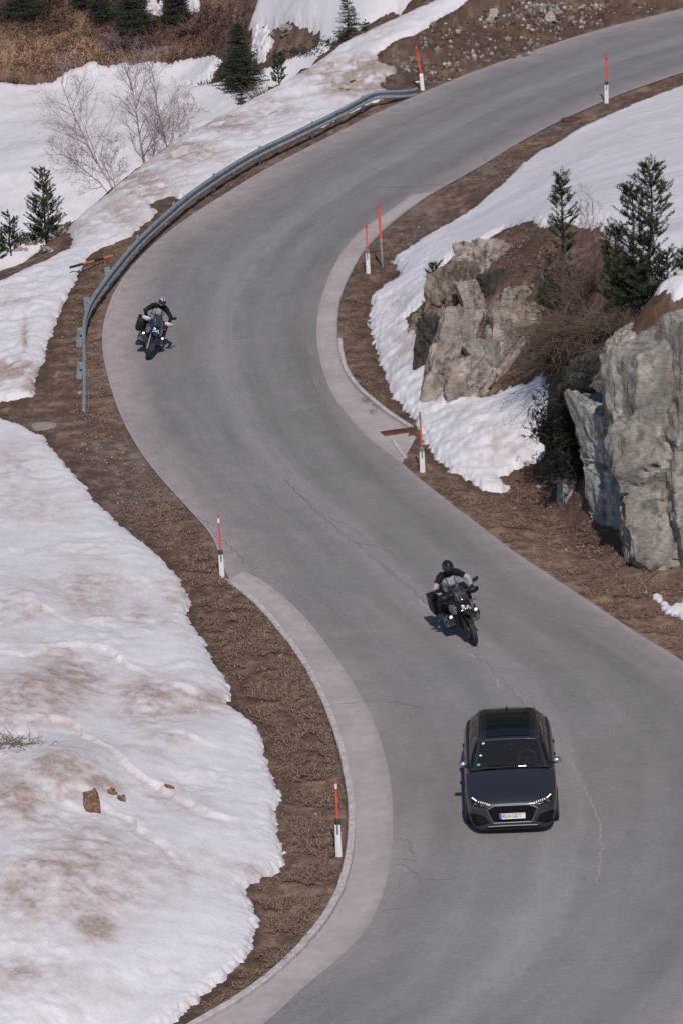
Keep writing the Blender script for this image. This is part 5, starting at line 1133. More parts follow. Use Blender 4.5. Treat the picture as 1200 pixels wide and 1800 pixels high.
    m3 = MB(); m3.ell((0, 0, 0), (.065, .05, .025), 12, 8); m3.tube([(-.17, 0, 0), (.17, 0, 0)], .014, 5); m3.tube([(0, 0, 0), (0, -.17, 0)], .014, 5); m3.build('hub', M['interior'], sw)
    for sx in (-.36, .36):
        s = empty('seat', (sx, YF + 2.62, .45)); s.parent = root
        m3 = MB(); m3.box((0, -.10, .08), (.50, .50, .16)); m3.build('cushion', M['interior'], s, bevel=.05)
        m3 = MB(); m3.box((0, .20, .42), (.48, .13, .62), Matrix.Rotation(R(-12), 3, 'X'), .85); m3.build('backrest', M['interior'], s, bevel=.05)
        m3 = MB(); m3.box((0, .27, .80), (.26, .10, .17), Matrix.Rotation(R(-8), 3, 'X')); m3.build('headrest', M['interior'], s, bevel=.04)
    m3 = MB(); m3.box((0, YF + 3.62, .74), (1.3, .16, .56), Matrix.Rotation(R(-12), 3, 'X')); m3.build('rear_bench', M['interior'], root, bevel=.05)
    m3 = MB(); c = S(1.52, -.36, -.04); m3.box((c.x + .08, c.y + .05, .905), (.30, .16, .006)); m3.build('paper', M['paper'], root)
    m3 = MB(); c = S(1.98, .03, -.08); m3.box((c.x, c.y, c.z), (.22, .03, .06)); m3.build('inner_mirror', M['gloss_black'], root, bevel=.01)
    # --- mirrors, doors, wheels
    for sg in (-1, 1):
        mr = empty('door_mirror', (sg * .905, YF + 1.66, .98)); mr.parent = root
        m3 = MB(); m3.ell((sg * .045, 0, 0), (.098, .075, .068), 16, 10, Matrix.Rotation(R(sg * 8), 3, 'Y')); m3.build('mirror_cap', M['alu_cap'], mr)
        m3 = MB(); m3.box((sg * .045, .078, 0), (.15, .02, .095)); m3.build('mirror_glass', M['lens'], mr, bevel=.01)
        m3 = MB(); m3.tube([(sg * -.10, .02, -.06), (sg * 0, .01, -.05)], .03, 8); m3.build('mirror_arm', M['gloss_black'], mr)
        def side(y, z, off):
            h = hit((sg * 3, y, z), (-sg, 0, 0), off); return h if h is not None else Vector((sg * .9, y, z))
        for a, b in ((1.58, 2.70), (2.73, 3.50)):
            d = patch([(YF + a, .34), (YF + b, .34), (YF + b, .88), (YF + a, .88)], .006, 'door', M['car_paint'], fn=side)
            c = side(YF + b - .16, .80, .02); m3 = MB(); m3.tube([(c.x, c.y - .09, c.z), (c.x, c.y + .09, c.z)], .014, 6); m3.build('handle', M['car_paint'], d)
        for u in (.88, 3.70):
            P = [(YF + u + .385 * math.cos(t), .345 + .385 * math.sin(t)) for t in np.linspace(-.45, math.pi + .45, 30)]
            patch(P, .004, 'wheel_arch', M['gloss_black'], rings=4, fn=side)
            w_ = empty('wheel', (sg * .82, YF + u, .335)); w_.parent = root
            m3 = MB(); m3.lathe([(.24, -.11), (.31, -.118), (.333, -.09), (.338, 0), (.333, .09), (.31, .118), (.24, .11)], axis='X', n=40); m3.build('tyre', M['tyre'], w_)
            m3 = MB(); m3.lathe([(.24, -.10), (.24, .108), (.225, .108), (.215, .05), (.05, .08), (0, .08)], axis='X', n=40)
            for k in range(10):
                t = k * math.pi / 5; m3.tube([(.095 * sg, .05 * math.cos(t), .05 * math.sin(t)), (.108 * sg, .22 * math.cos(t + .1), .22 * math.sin(t + .1))], .016, 5)
            m3.build('rim', M['dark_alloy'], w_)
        # rear lamps
        q = []
        m3 = MB(); m3.box((sg * .56, YF + 4.72, .80), (.26, .05, .12)); m3.build('tail_lamp', M['tail_red'], root, bevel=.02)
    # antenna fin
    c = S(3.98, 0); m3 = MB(); m3.loft([[(c.x - .03, c.y - .10, c.z - .01), (c.x + .03, c.y - .10, c.z - .01), (c.x + .03, c.y + .10, c.z - .01), (c.x - .03, c.y + .10, c.z - .01)], [(c.x - .006, c.y + .02, c.z + .06), (c.x + .006, c.y + .02, c.z + .06), (c.x + .006, c.y + .09, c.z + .06), (c.x - .006, c.y + .09, c.z + .06)]]); m3.build('roof_fin', M['gloss_black'], root)
# ---------------------------------------------------------------- touring motorcycles and their riders
def loft_ring(w, z0, z1, y, n=14, p=2.6):
    out = []
    for k in range(n):
        t = 2 * math.pi * k / n; c, s = math.cos(t), math.sin(t)
        out.append((w * math.copysign(abs(c) ** (2 / p), c), y, (z0 + z1) / 2 + (z1 - z0) / 2 * math.copysign(abs(s) ** (2 / p), s)))
    return out
def make_bike(contact, rz, lean, label, acc, acc2, scr):
    h = np.array([math.sin(rz), -math.cos(rz)]); o = contact[:2] - h * .80
    root = empty('motorcycle', (o[0], o[1], .032), (0, lean, rz), label, 'motorcycle', 'touring motorcycles on the road')
    B, BL, ST, AL = M['bike_black'], M['gloss_black'], M['galv_d'], M['satin_alu']
    # wheels
    for y, r, wd in ((-.80, .335, .06), (.74, .335, .088)):
        w_ = empty('wheel', (0, y, r)); w_.parent = root
        prof = [(r - .085, -wd * .62), (r - .05, -wd), (r - .022, -wd * .92), (r - .006, -wd * .55), (r, 0), (r - .006, wd * .55), (r - .022, wd * .92), (r - .05, wd), (r - .085, wd * .62)]
        m_ = MB(); m_.lathe(prof, axis='X', n=44); m_.build('tyre', M['tyre'], w_, angle=60)
        m_ = MB()
        for k in range(36):                                       # tread blocks
            t = 2 * math.pi * k / 36
            for sg in (-1, 1): m_.box((sg * wd * .48, (r - .004) * math.cos(t + sg * .04), (r - .004) * math.sin(t + sg * .04)), (wd * .55, .020, .012), Matrix.Rotation(t + math.pi / 2, 3, 'X'))
        tb = m_.build('tread', M['tyre'], w_, smooth=False); tb['kind'] = 'stuff'
        m_ = MB(); m_.lathe([(r - .085, -wd * .6), (r - .10, -wd * .5), (r - .105, 0), (r - .10, wd * .5), (r - .085, wd * .6)], axis='X', n=40)
        m_.lathe([(0, -.07), (.035, -.07), (.035, .07), (0, .07)], axis='X', n=16)
        for k in range(10):
            t = k * math.pi / 5
            for sg in (-1, 1): m_.tube([(sg * .045, .03 * math.cos(t), .03 * math.sin(t)), (sg * .012, (r - .10) * math.cos(t + .15 * sg), (r - .10) * math.sin(t + .15 * sg))], .007, 4)
        m_.build('rim', M['dark_alloy'], w_)
        if y < 0:
            for sg in (-1, 1):
                m_ = MB(); m_.lathe([(.09, 0), (.152, 0), (.152, .006), (.09, .006), (.09, 0)], (sg * .075, 0, 0), 'X', 28); m_.build('brake_disc', ST, w_)
    # fork, mudguard, beak
    for sg in (-1, 1):
        m_ = MB(); m_.tube([(sg * .095, -.80, .335), (sg * .095, -.66, .66)], .030, 10); m_.tube([(sg * .095, -.66, .64), (sg * .095, -.50, 1.05)], .022, 10); m_.tube([(sg * .095, -.82, .30), (sg * .095, -.78, .40)], .036, 8); m_.build('fork_leg', AL if acc2 else B, root)
    m_ = MB()
    def arc(r, a0, a1, wd, cy, cz, n=12, lip=.02):
        S_ = []
        for k in range(n + 1):
            t = R(a0 + (a1 - a0) * k / n); c, s = math.cos(t), math.sin(t)
            ring = [(-wd, r - lip), (-wd * .7, r + .012), (0, r + .020), (wd * .7, r + .012), (wd, r - lip), (wd * .6, r - .004), (0, r + .006), (-wd * .6, r - .004)]
            S_.append([(x, cy - q * c, cz + q * s) for x, q in ring])
        return S_
    m_.loft(arc(.355, 48, 112, .060, -.80, .335)); m_.build('front_mudguard', B, root)
    m_ = MB(); m_.loft([[(x, y, z) for x, z in q] for y, q in ((-1.04, ((-.035, .80), (.035, .80), (.030, .83), (-.030, .83))), (-.90, ((-.075, .80), (.075, .80), (.065, .875), (-.065, .875))), (-.70, ((-.13, .80), (.13, .80), (.12, .94), (-.12, .94))))], True); m_.build('beak', acc, root, bevel=.012)
    # fairing and tank, one swelling volume
    m_ = MB(); m_.loft([loft_ring(.10, .80, .98, -.78), loft_ring(.17, .74, 1.06, -.66), loft_ring(.215, .68, 1.10, -.48), loft_ring(.235, .66, 1.12, -.26), loft_ring(.21, .70, 1.08, -.02), loft_ring(.14, .74, .96, .16)]); m_.build('fairing', acc, root, angle=70)
    for sg in (-1, 1):                                            # pale radiator shrouds
        m_ = MB(); m_.loft([[(sg * (.16 + d), y, z) for y, z, d in q] for q in (((-.66, .92, 0), (-.58, .72, 0), (-.36, .62, .01), (-.20, .70, .02), (-.26, .90, .03)), ((-.64, .91, .07), (-.57, .74, .08), (-.37, .66, .10), (-.23, .72, .10), (-.28, .88, .10)))]); m_.build('side_shroud', M['shroud'], root, bevel=.012)
    # lamp cluster
    hl = empty('headlight', (0, -.80, .93)); hl.parent = root
    m_ = MB(); m_.loft([loft_ring(.12, -.075, .075, .06), loft_ring(.135, -.085, .085, -.01), loft_ring(.11, -.065, .065, -.04)]); m_.build('lamp_case', BL, hl)
    for x, z, r_ in ((-.052, .012, .045), (.055, -.005, .036)):
        m_ = MB(); m_.ell((x, -.038, z), (r_, .018, r_), 14, 8); m_.build('lamp_lens', M['bike_lens'], hl)
    for q in ([(-.10, -.042, -.055), (-.05, -.05, -.062), (-.008, -.052, -.028)], [(.10, -.042, -.055), (.05, -.05, -.062), (.012, -.052, -.028)], [(-.09, -.04, .062), (-.03, -.048, .050)]):
        m_ = MB(); m_.tube(q, .008, 5); m_.build('running_light', M['bike_drl'], hl)
    # screen and instruments
    m_ = MB(); nx, nz = 9, 8
    for i in range(nz):
        t = i / (nz - 1)
        for j in range(nx):
            q = -1 + 2 * j / (nx - 1); wv = .13 + .05 * math.sin(math.pi * min(1, t * 1.15)); m_.v.append((q * wv * (1 - .25 * t * t), -.76 + .26 * t + .09 * q * q, 1.02 + .34 * t - .04 * q * q * t))
    for i in range(nz - 1):
        for j in range(nx - 1): m_.f.append((i * nx + j, i * nx + j + 1, (i + 1) * nx + j + 1, (i + 1) * nx + j)); m_.mi.append(0)
    so_ = m_.build('windscreen', scr, root, angle=60); q = so_.modifiers.new('t', 'SOLIDIFY'); q.thickness = .004
    m_ = MB(); m_.box((0, -.56, 1.16), (.22, .05, .12), Matrix.Rotation(R(-35), 3, 'X')); m_.build('instrument_panel', BL, root, bevel=.015)
    for sg in (-1, 1):
        m_ = MB(); m_.tube([(sg * .07, -.72, 1.02), (sg * .10, -.58, 1.22)], .007, 5); m_.build('screen_strut', ST, root)
    # bars, guards, mirrors
    m_ = MB(); m_.tube([(-.44, -.37, 1.13), (-.30, -.40, 1.14), (-.14, -.47, 1.16), (0, -.48, 1.16), (.14, -.47, 1.16), (.30, -.40, 1.14), (.44, -.37, 1.13)], .013, 8); m_.build('handlebar', ST, root)
    for sg in (-1, 1):
        m_ = MB(); m_.tube([(sg * .29, -.403, 1.14), (sg * .43, -.372, 1.13)], .018, 8); m_.build('grip', B, root)
        m_ = MB(); m_.loft([[(sg * x, y, z) for x, y, z in q] for q in (((.22, -.50, 1.19), (.22, -.52, 1.13), (.22, -.50, 1.08)), ((.36, -.52, 1.20), (.36, -.54, 1.13), (.36, -.52, 1.06)), ((.47, -.47, 1.18), (.475, -.485, 1.13), (.47, -.47, 1.08)), ((.49, -.38, 1.15), (.49, -.39, 1.13), (.49, -.38, 1.10)))], False, False)
        g_ = m_.build('hand_guard', acc2 or B, root, angle=60); q = g_.modifiers.new('t', 'SOLIDIFY'); q.thickness = .012
        mr = empty('mirror', (sg * .30, -.44, 1.15)); mr.parent = root
        m_ = MB(); m_.tube([(0, 0, 0), (sg * .07, -.02, .12), (sg * .12, -.02, .17)], .008, 6); m_.build('mirror_stalk', B, mr)
        m_ = MB(); m_.ell((sg * .15, -.02, .20), (.085, .026, .052), 14, 8, Matrix.Rotation(R(-sg * 22), 3, 'Y')); m_.build('mirror_head', B, mr)
        m_ = MB(); m_.tube([(sg * .20, -.66, .98), (sg * .27, -.66, .98)], .016, 8); m_.ell((sg * .29, -.665, .98), (.03, .035, .024), 10, 6); m_.build('indicator', M['amber'], root)
    # engine with its two side cylinders, frame, guards
    m_ = MB(); m_.box((0, -.16, .50), (.34, .50, .34)); m_.box((0, .12, .46), (.30, .34, .26)); m_.box((0, -.20, .31), (.26, .50, .10)); m_.build('engine', M['engine'], root, bevel=.03)
    for sg in (-1, 1):
        m_ = MB(); m_.box((sg * .26, -.20, .48), (.18, .20, .19)); 
        for k in range(4): m_.box((sg * (.20 + k * .035), -.20, .48), (.010, .24, .23))
        m_.box((sg * .365, -.20, .47), (.07, .22, .20)); m_.build('cylinder', AL, root, bevel=.018)
        m_ = MB(); m_.tube([(sg * .14, -.36, .80), (sg * .32, -.44, .70), (sg * .40, -.34, .52), (sg * .38, -.26, .34), (sg * .20, -.22, .28)], .014, 6); m_.tube([(sg * .32, -.44, .70), (sg * .36, -.20, .66), (sg * .20, .0, .66)], .013, 6); m_.build('crash_bar', B, root)
        al = empty('auxiliary_light', (sg * .30, -.46, .655)); al.parent = root
        m_ = MB(); m_.lathe([(0, .05), (.040, .04), (.046, 0), (.046, -.02)], axis='Y', n=18); m_.build('light_case', B, al)
        m_ = MB(); m_.ell((0, -.02, 0), (.034, .012, .034), 14, 8); m_.build('light_lens', M['bike_lamp'], al)
        m_ = MB(); m_.tube([(sg * .10, -.30, .90), (sg * .16, .0, .78), (sg * .15, .40, .80), (sg * .12, .85, .84)], .016, 6); m_.tube([(sg * .15, .02, .78), (sg * .17, .16, .42), (sg * .14, .25, .34)], .018, 6); m_.tube([(sg * .15, .18, .42), (sg * .14, .60, .80)], .014, 6); m_.build('frame_rail', B, root)
        m_ = MB(); m_.tube([(sg * .16, .10, .385), (sg * .31, .10, .385)], .016, 6); m_.tube([(sg * .16, .50, .50), (sg * .28, .50, .50)], .014, 6); m_.build('footrest', ST, root)
        # hard case
        pc = empty('pannier', (sg * .35, .58, .66)); pc.parent = root
        m_ = MB(); m_.loft([[(sg * x, y, z) for y, z in ((-.22, -.20), (.20, -.20), (.24, .06), (.22, .17), (-.22, .17), (-.25, .02))] for x in (-.115, .115)]); m_.build('case_box', B, pc, bevel=.025)
        m_ = MB(); m_.loft([[(sg * x, y, z) for y, z in ((-.235, .17), (.235, .17), (.22, .225), (-.22, .225))] for x in (-.12, .12)]); m_.build('case_lid', B, pc, bevel=.02)
        m_ = MB(); m_.box((sg * .122, -.0, .15), (.012, .30, .028)); m_.build('case_trim', AL, pc)
        m_ = MB(); m_.tube([(sg * .0, -.12, .235), (sg * 0, -.08, .255), (sg * 0, .08, .255), (sg * 0, .12, .235)], .010, 6); m_.build('case_handle', AL if acc2 else B, pc)
    m_ = MB(); m_.tube([(.10, -.10, .34), (.14, .20, .33), (.20, .55, .48), (.21, .86, .58)], [.03, .03, .05, .055], 12); m_.build('exhaust', AL, root)
    m_ = MB(); m_.tube([(-.08, .10, .42), (-.10, .74, .335)], [.05, .04], 10); m_.tube([(.0, .74, .335), (-.12, .74, .335)], .045, 12); m_.build('swing_arm', B, root)
    # seat, rack, tail
    m_ = MB(); m_.loft([loft_ring(.10, .78, .90, .0), loft_ring(.15, .76, .87, .16), loft_ring(.17, .77, .885, .36), loft_ring(.16, .80, .94, .50), loft_ring(.15, .83, .95, .80), loft_ring(.11, .85, .93, .90)]); m_.build('seat', M['seat'], root, angle=60)
    m_ = MB()
    for x in (-.09, 0, .09): m_.tube([(x, .82, .955), (x, 1.08, .965)], .010, 6)
    m_.tube([(-.11, .86, .955), (.11, .86, .955)], .010, 6); m_.tube([(-.11, 1.06, .965), (.11, 1.06, .965)], .010, 6); m_.build('luggage_rack', B, root)
    m_ = MB(); m_.box((0, .98, .84), (.16, .10, .06)); m_.build('tail_lamp', M['tail_red'], root, bevel=.015)
    m_ = MB(); m_.loft(arc(.36, 95, 165, .10, .74, .335)); m_.build('rear_mudguard', B, root)
    return root

def capsule(mb, a, b, ra, rb, n=14):
    a, b = Vector(a), Vector(b); d = b - a; L = d.length; d.normalize(); k = 4
    pts = [a - d * ra * math.cos(math.pi / 2 * i / k) for i in range(k)] + [a, b] + [b + d * rb * math.sin(math.pi / 2 * i / k) for i in range(1, k + 1)]
    rr = [max(.001, ra * math.sin(math.pi / 2 * i / k)) for i in range(k)] + [ra, rb] + [max(.001, rb * math.cos(math.pi / 2 * i / k)) for i in range(1, k + 1)]
    mb.tube(pts, rr, n)
def make_rider(bike, label, hel, hel2, jacket, sleeve, upper, chest_dy=0.0):
    root = empty('person', bike.location, bike.rotation_euler, label, 'person', 'motorcycle riders')
    root.scale = bike.scale
    PR = []                                                      # (material, kind, geometry)
    def cap(m_, a, b, ra, rb): PR.append((m_, 'c', (a, b, ra, rb)))
    def el(m_, c, r): PR.append((m_, 'e', (c, r)))
    JK, SL, UP, PN, GL, BT, SK = 0, 1, 2, 3, 4, 5, 6
    el(PN, (0, .26, .97), (.185, .155, .14)); el(JK, (0, .22, 1.10), (.185, .135, .15)); el(JK, (0, .15, 1.27), (.205, .14, .17)); el(UP, (0, .12, 1.43), (.17, .105, .085)); cap(UP, (0, .10, 1.46), (0, .04, 1.56), .066, .062)
    el(JK, (0, .045, 1.27), (.135, .06, .15))
    for s in (-1, 1):
        cap(UP, (s * .15, .12, 1.45), (s * .215, .09, 1.42), .085, .085); cap(UP, (s * .215, .09, 1.42), (s * .33, .03, 1.32), .082, .070); cap(SL, (s * .33, .03, 1.32), (s * .405, -.03, 1.245), .070, .062)
        cap(SL, (s * .405, -.03, 1.245), (s * .37, -.30, 1.165), .064, .044); cap(GL, (s * .37, -.29, 1.165), (s * .365, -.33, 1.155), .045, .042)
        el(GL, (s * .36, -.365, 1.158), (.046, .045, .024))
        for k in range(4):
            x = s * (.325 + k * .0245); l = (.95, 1.05, 1.0, .85)[k]
            cap(GL, (x, -.385, 1.165), (x, -.422, 1.160), .0125, .012); cap(GL, (x, -.422, 1.160), (x, -.430 - .006 * l, 1.128), .012, .011); cap(GL, (x, -.436, 1.128), (x, -.408, 1.108), .011, .010)
        cap(GL, (s * .315, -.355, 1.150), (s * .300, -.385, 1.130), .015, .013); cap(GL, (s * .300, -.385, 1.130), (s * .306, -.412, 1.116), .013, .011)
        cap(PN, (s * .10, .24, .95), (s * .27, -.10, .80), .105, .078); cap(PN, (s * .27, -.10, .80), (s * .255, .12, .50), .078, .055); el(PN, (s * .272, -.125, .80), (.062, .05, .065))
        cap(BT, (s * .255, .10, .54), (s * .25, .15, .42), .062, .055); cap(BT, (s * .25, .16, .405), (s * .265, -.06, .40), .048, .038)
    el(SK, (0, .01, 1.63), (.08, .095, .11))
    mb = MB()
    for m_, k, g in PR:
        if k == 'c': capsule(mb, *g)
        else: mb.ell(g[0], g[1], 18, 12)
    o = mb.build('body', [jacket, sleeve, upper, M['trousers'], M['glove'], M['boot'], M['skin']], root)
    q = o.modifiers.new('skin', 'REMESH'); q.mode = 'VOXEL'; q.voxel_size = .0095
    q = o.modifiers.new('soft', 'SMOOTH'); q.iterations = 3; q.factor = .5
    dg = bpy.context.evaluated_depsgraph_get(); m2 = bpy.data.meshes.new_from_object(o.evaluated_get(dg)); o.modifiers.clear(); o.data = m2
    n = len(m2.polygons); cc = np.empty(n * 3); m2.polygons.foreach_get('center', cc); cc = cc.reshape(-1, 3); best = np.full(n, 9.0); mi = np.zeros(n, np.int32)
    for m_, k, g in PR:
        if k == 'c':
            a, b = np.array(g[0]), np.array(g[1]); d = b - a; t = np.clip(((cc - a) @ d) / (d @ d), 0, 1); ds = np.linalg.norm(cc - a - t[:, None] * d, axis=1) - (g[2] + (g[3] - g[2]) * t)
        else:
            r = np.array(g[1]); p = (cc - np.array(g[0])) / r; l = np.linalg.norm(p, axis=1) + 1e-9; ds = (l - 1) * np.linalg.norm((cc - np.array(g[0])) / l[:, None], axis=1) if True else l
        k_ = ds < best; best[k_] = ds[k_]; mi[k_] = m_
    m2.materials.clear()
    for m_ in (jacket, sleeve, upper, M['trousers'], M['glove'], M['boot'], M['skin']): m2.materials.append(m_)
    # folds of the cloth
    nv = len(m2.vertices); vv = np.empty(nv * 3); m2.vertices.foreach_get('co', vv); vv = vv.reshape(-1, 3); nr = np.array([v.normal[:] for v in m2.vertices])
    f = perlin(vv[:, 2] * 16 + vv[:, 0] * 7, vv[:, 1] * 9 + vv[:, 0] * 6, 5) * .006; f[(vv[:, 1] < -.27)] = 0; vv += nr * f[:, None]; m2.vertices.foreach_set('co', vv.ravel())
    m2.polygons.foreach_set('material_index', mi); m2.polygons.foreach_set('use_smooth', np.ones(n, bool)); m2.update()
    # strap details on the jacket
    mb = MB(); mb.tube([(-.10, .0, 1.40), (-.085, -.005, 1.22)], .008, 5); mb.tube([(.10, .0, 1.40), (.085, -.005, 1.22)], .008, 5); mb.tube([(-.12, .0, 1.19), (0, -.018, 1.185), (.12, .0, 1.19)], .010, 5); mb.build('jacket_trim', M['trousers'], root)
    # helmet
    hm = empty('helmet', (0, .0, 1.655), (R(10), 0, 0)); hm.parent = root
    def shell(r, t0, t1, p0, p1, nt=22, np_=34):
        b = MB()
        for i in range(nt + 1):
            th = R(t0 + (t1 - t0) * i / nt)
            for j in range(np_ + 1):
                ph = R(p0 + (p1 - p0) * j / np_); k = 1.0 + (.10 * max(0, -math.cos(th)) * max(0, math.cos(ph)))
                b.v.append((r[0] * math.sin(th) * math.sin(ph), -r[1] * math.sin(th) * math.cos(ph) * k, r[2] * math.cos(th)))
        w_ = np_ + 1
        for i in range(nt):
            for j in range(np_): b.f.append((i * w_ + j, i * w_ + j + 1, (i + 1) * w_ + j + 1, (i + 1) * w_ + j)); b.mi.append(0)
        return b
    s_ = shell((.130, .160, .152), 0, 142, -180, 180); so_ = s_.build('shell', hel, hm, angle=60); q = so_.modifiers.new('t', 'SOLIDIFY'); q.thickness = .018; q.offset = -1
    s_ = shell((.134, .165, .156), 62, 102, -66, 66); so_ = s_.build('visor', M['visor'], hm, angle=60); q = so_.modifiers.new('t', 'SOLIDIFY'); q.thickness = .004
    s_ = shell((.133, .164, .155), 8, 58, -14, 14); so_ = s_.build('crown_stripe', hel2, hm, angle=60); q = so_.modifiers.new('t', 'SOLIDIFY'); q.thickness = .004
    s_ = shell((.133, .166, .155), 114, 126, -30, 30, 6, 20); so_ = s_.build('chin_vent', hel2, hm, angle=60); q = so_.modifiers.new('t', 'SOLIDIFY'); q.thickness = .006
    return root
def make_bikes():
    c = unp(832, 1134, 0)
    b = make_bike(c, R(15), R(-11), 'black touring motorcycle with panniers leaning into the bend just ahead of the grey car', M['bike_black'], None, M['screen_dark'])
    make_rider(b, 'person in black helmet and pale grey jacket riding the black motorcycle', M['gloss_black'], M['bike_black'], M['jacket_pale'], M['jacket_pale'], M['jacket_black'])
    c = unp(259, 633, 0)
    b = make_bike(c, R(4), R(20.5), 'blue fronted touring motorcycle with white hand guards in the upper bend', M['bike_blue'], M['guard_white'], M['screen_clear']); b.scale = (.93, .93, .93)
    make_rider(b, 'person in silver helmet and grey and black jacket riding the blue motorcycle', M['helmet_silver'], M['helmet_violet'], M['jacket_grey'], M['jacket_black'], M['jacket_black'])
M = {}
M['ground'] = col_mat('ground_soil', .95, ((9, .18), (45, .28), (160, .25)), .9, 22, .05, .15)
M['snow'] = col_mat('old_snow', .6, ((2.5, .02), (22, .06), (50, .07)), .45, 20, .02, .3)
M['asphalt'] = col_mat('asphalt', .82, ((1.3, .03), (8, .04), (20, .15), (45, .20), (200, .2)), .45, 180, .006, .35)
M['concrete_sheet'] = col_mat('gutter_concrete', .85, ((3, .06), (70, .12)), .3, 90, .008, .3)
M['rock'] = col_mat('rock', .92, ((4, .2), (22, .25), (70, .2)), 1.0, 11, .07, .15)
M['stone'] = col_mat('stone', .92, ((60, .2),), .4, 60, .01, .2)
M['crack'] = mat('crack_dark', (.17, .152, .152), .95, noise=.3, nscale=30)
M['seam'] = mat('seam_pale', (.40, .365, .365), .9, noise=.25, nscale=25)
M['kerb'] = mat('kerb_concrete', (.47, .42, .40), .9, noise=.22, nscale=6, bump=.3, bscale=70)
M['rust'] = mat('rust', (.135, .050, .032), .85, noise=.4, nscale=12)
M['rust_d'] = mat('rust_dark', (.075, .032, .022), .85, noise=.3, nscale=12)
M['galv'] = mat('galvanised_steel', (.33, .36, .39), .5, .4, noise=.22, nscale=5)
M['galv_l'] = mat('galvanised_steel_pale', (.34, .38, .42), .55, .4, noise=.2, nscale=6)
M['galv_d'] = mat('bolt_steel', (.14, .15, .16), .5, .6)
M['white_plastic'] = mat('white_plastic', (.80, .77, .77), .5, noise=.08, nscale=8)
M['black_plastic'] = mat('black_plastic', (.03, .027, .028), .5)
M['grey_plastic'] = mat('grey_plastic', (.16, .15, .15), .55)
M['reflector'] = mat('reflector', (.16, .15, .15), .25, spec=.8)
M['pole_red'] = mat('pole_red', (.72, .105, .055), .5, noise=.08, nscale=10)
M['pole_dark'] = mat('pole_dark_red', (.50, .055, .035), .5)
M['pole_orange'] = mat('pole_orange', (.55, .17, .07), .5)
M['white_band'] = mat('white_band', (.85, .78, .76), .35)
M['manhole'] = mat('manhole_cover', (.30, .25, .22), .9, noise=.2, nscale=10)
M['matt_black'] = mat('matt_black', (.008, .008, .008), .7, 0, .15)
make_ground(); make_snow(); make_road(); make_gutters()
make_rail(); make_posts(); make_rocks(); make_gravel()

M['bark'] = mat('bark', (.085, .062, .048), .95, noise=.3, nscale=20)
M['needle'] = col_mat('needles', .7, ((3, .25), (30, .25)), 0, 30, .01, .25)
M['birch'] = mat('birch_bark', (.40, .33, .31), .85, noise=.35, nscale=9)
M['twig'] = mat('twig', (.30, .235, .235), .9, noise=.25, nscale=8)
M['twig_brown'] = mat('twig_brown', (.135, .095, .065), .9, noise=.4, nscale=6)
M['twig_red'] = mat('twig_red', (.15, .085, .075), .9, noise=.3, nscale=6)
M['grass'] = col_mat('dry_grass', .9, ((20, .2),), 0, 30, .01, .1)
make_vegetation()
M['car_paint'] = mat('car_paint', (.070, .068, .072), .44, .78, .5, .8, noise=.05, nscale=3)
M['gloss_black'] = mat('gloss_black', (.010, .010, .011), .18, 0, .5, .3)
M['interior'] = mat('car_interior', (.014, .013, .013), .8)
M['wheel_rim'] = mat('wheel_rim_leather', (.09, .085, .085), .45)
M['satin_alu'] = mat('satin_aluminium', (.24, .24, .25), .5, .7)
M['alu_cap'] = mat('mirror_aluminium', (.48, .50, .52), .28, .9)
M['chrome'] = mat('chrome', (.7, .7, .72), .12, 1.0)
M['dark_alloy'] = mat('dark_alloy', (.05, .05, .053), .4, .6)
M['tyre'] = mat('tyre', (.030, .029, .030), .85, noise=.25, nscale=30)
M['lamp_glass'] = mat('lamp_glass', (.010, .010, .012), .25, 0, .35)
M['lens'] = mat('lens', (.12, .13, .15), .08, .5, .6)
M['drl'] = mat('running_lamp', (.9, .9, .88), .3, emit=(1, .97, .93), estr=.75)
M['plate_white'] = mat('plate_white', (.82, .78, .80), .45)
M['plate_blue'] = mat('plate_blue', (.035, .08, .42), .45)
M['plate_red'] = mat('plate_red', (.55, .06, .06), .45)
M['plate_ink'] = mat('plate_ink', (.05, .045, .05), .5)
M['sticker_green'] = mat('sticker_green', (.16, .42, .40), .5)
M['paper'] = mat('paper', (.60, .48, .42), .8)
M['tail_red'] = mat('tail_red', (.25, .012, .010), .2, coat=.5)
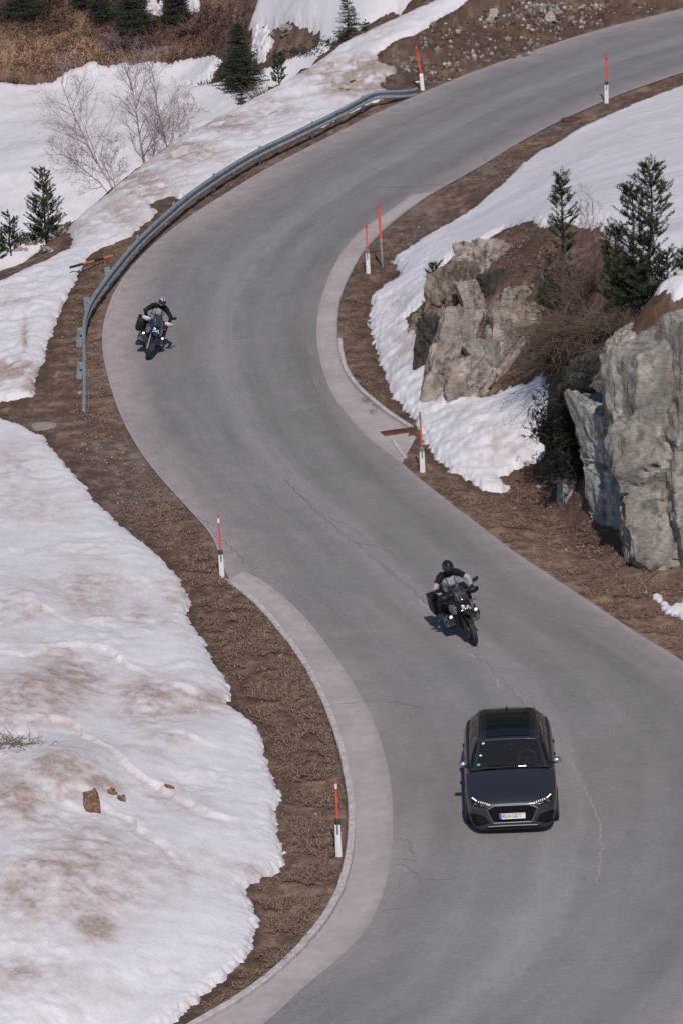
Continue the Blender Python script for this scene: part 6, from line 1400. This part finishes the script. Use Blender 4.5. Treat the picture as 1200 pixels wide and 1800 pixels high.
M['screen_glass'] = glass_mat('windscreen_glass', (.50, .53, .53), .12)
M['tint_glass'] = glass_mat('tinted_glass', (.12, .13, .13), .35)
M['roof_glass'] = glass_mat('roof_glass', (.05, .055, .06), .5, .04)
M['bike_black'] = mat('bike_black', (.013, .013, .014), .5, spec=.35, noise=.2, nscale=9)
M['bike_blue'] = mat('bike_blue', (.008, .022, .095), .25, 0, .5, .6)
M['guard_white'] = mat('guard_white', (.50, .50, .52), .35)
M['shroud'] = mat('shroud_grey', (.27, .27, .275), .4, .3)
M['engine'] = mat('engine', (.055, .055, .056), .5, .4, noise=.2, nscale=12)
M['seat'] = mat('bike_seat', (.018, .017, .017), .7)
M['bike_lens'] = mat('bike_lens', (.35, .36, .38), .05, .6, emit=(1, .98, .95), estr=.25)
M['bike_lamp'] = mat('bike_lamp', (.9, .9, .9), .1, emit=(1, .97, .93), estr=1.4)
M['bike_drl'] = mat('bike_running_lamp', (.9, .9, .9), .1, emit=(1, .97, .93), estr=.9)
M['amber'] = mat('indicator_lens', (.10, .085, .08), .3)
M['screen_dark'] = glass_mat('bike_screen_dark', (.80, .80, .82), .08)
M['screen_clear'] = glass_mat('bike_screen_clear', (.84, .85, .87), .08)
M['trousers'] = mat('trousers', (.012, .011, .012), .9, 0, .2, noise=.3, nscale=14)
M['glove'] = mat('glove', (.018, .017, .018), .75)
M['boot'] = mat('boot', (.014, .013, .013), .55)
M['skin'] = mat('skin', (.42, .26, .19), .6)
M['jacket_pale'] = mat('jacket_pale', (.34, .31, .325), .85, noise=.12, nscale=12)
M['jacket_grey'] = mat('jacket_grey', (.30, .285, .30), .85, noise=.15, nscale=12)
M['jacket_black'] = mat('jacket_black', (.014, .013, .014), .9, 0, .2, noise=.3, nscale=12)
M['helmet_silver'] = mat('helmet_silver', (.36, .37, .45), .18, .2, .5, .8)
M['helmet_violet'] = mat('helmet_violet', (.10, .09, .22), .2, 0, .5, .8)
M['visor'] = mat('visor', (.018, .018, .020), .06, 0, .7, .5)
make_car(); make_bikes()
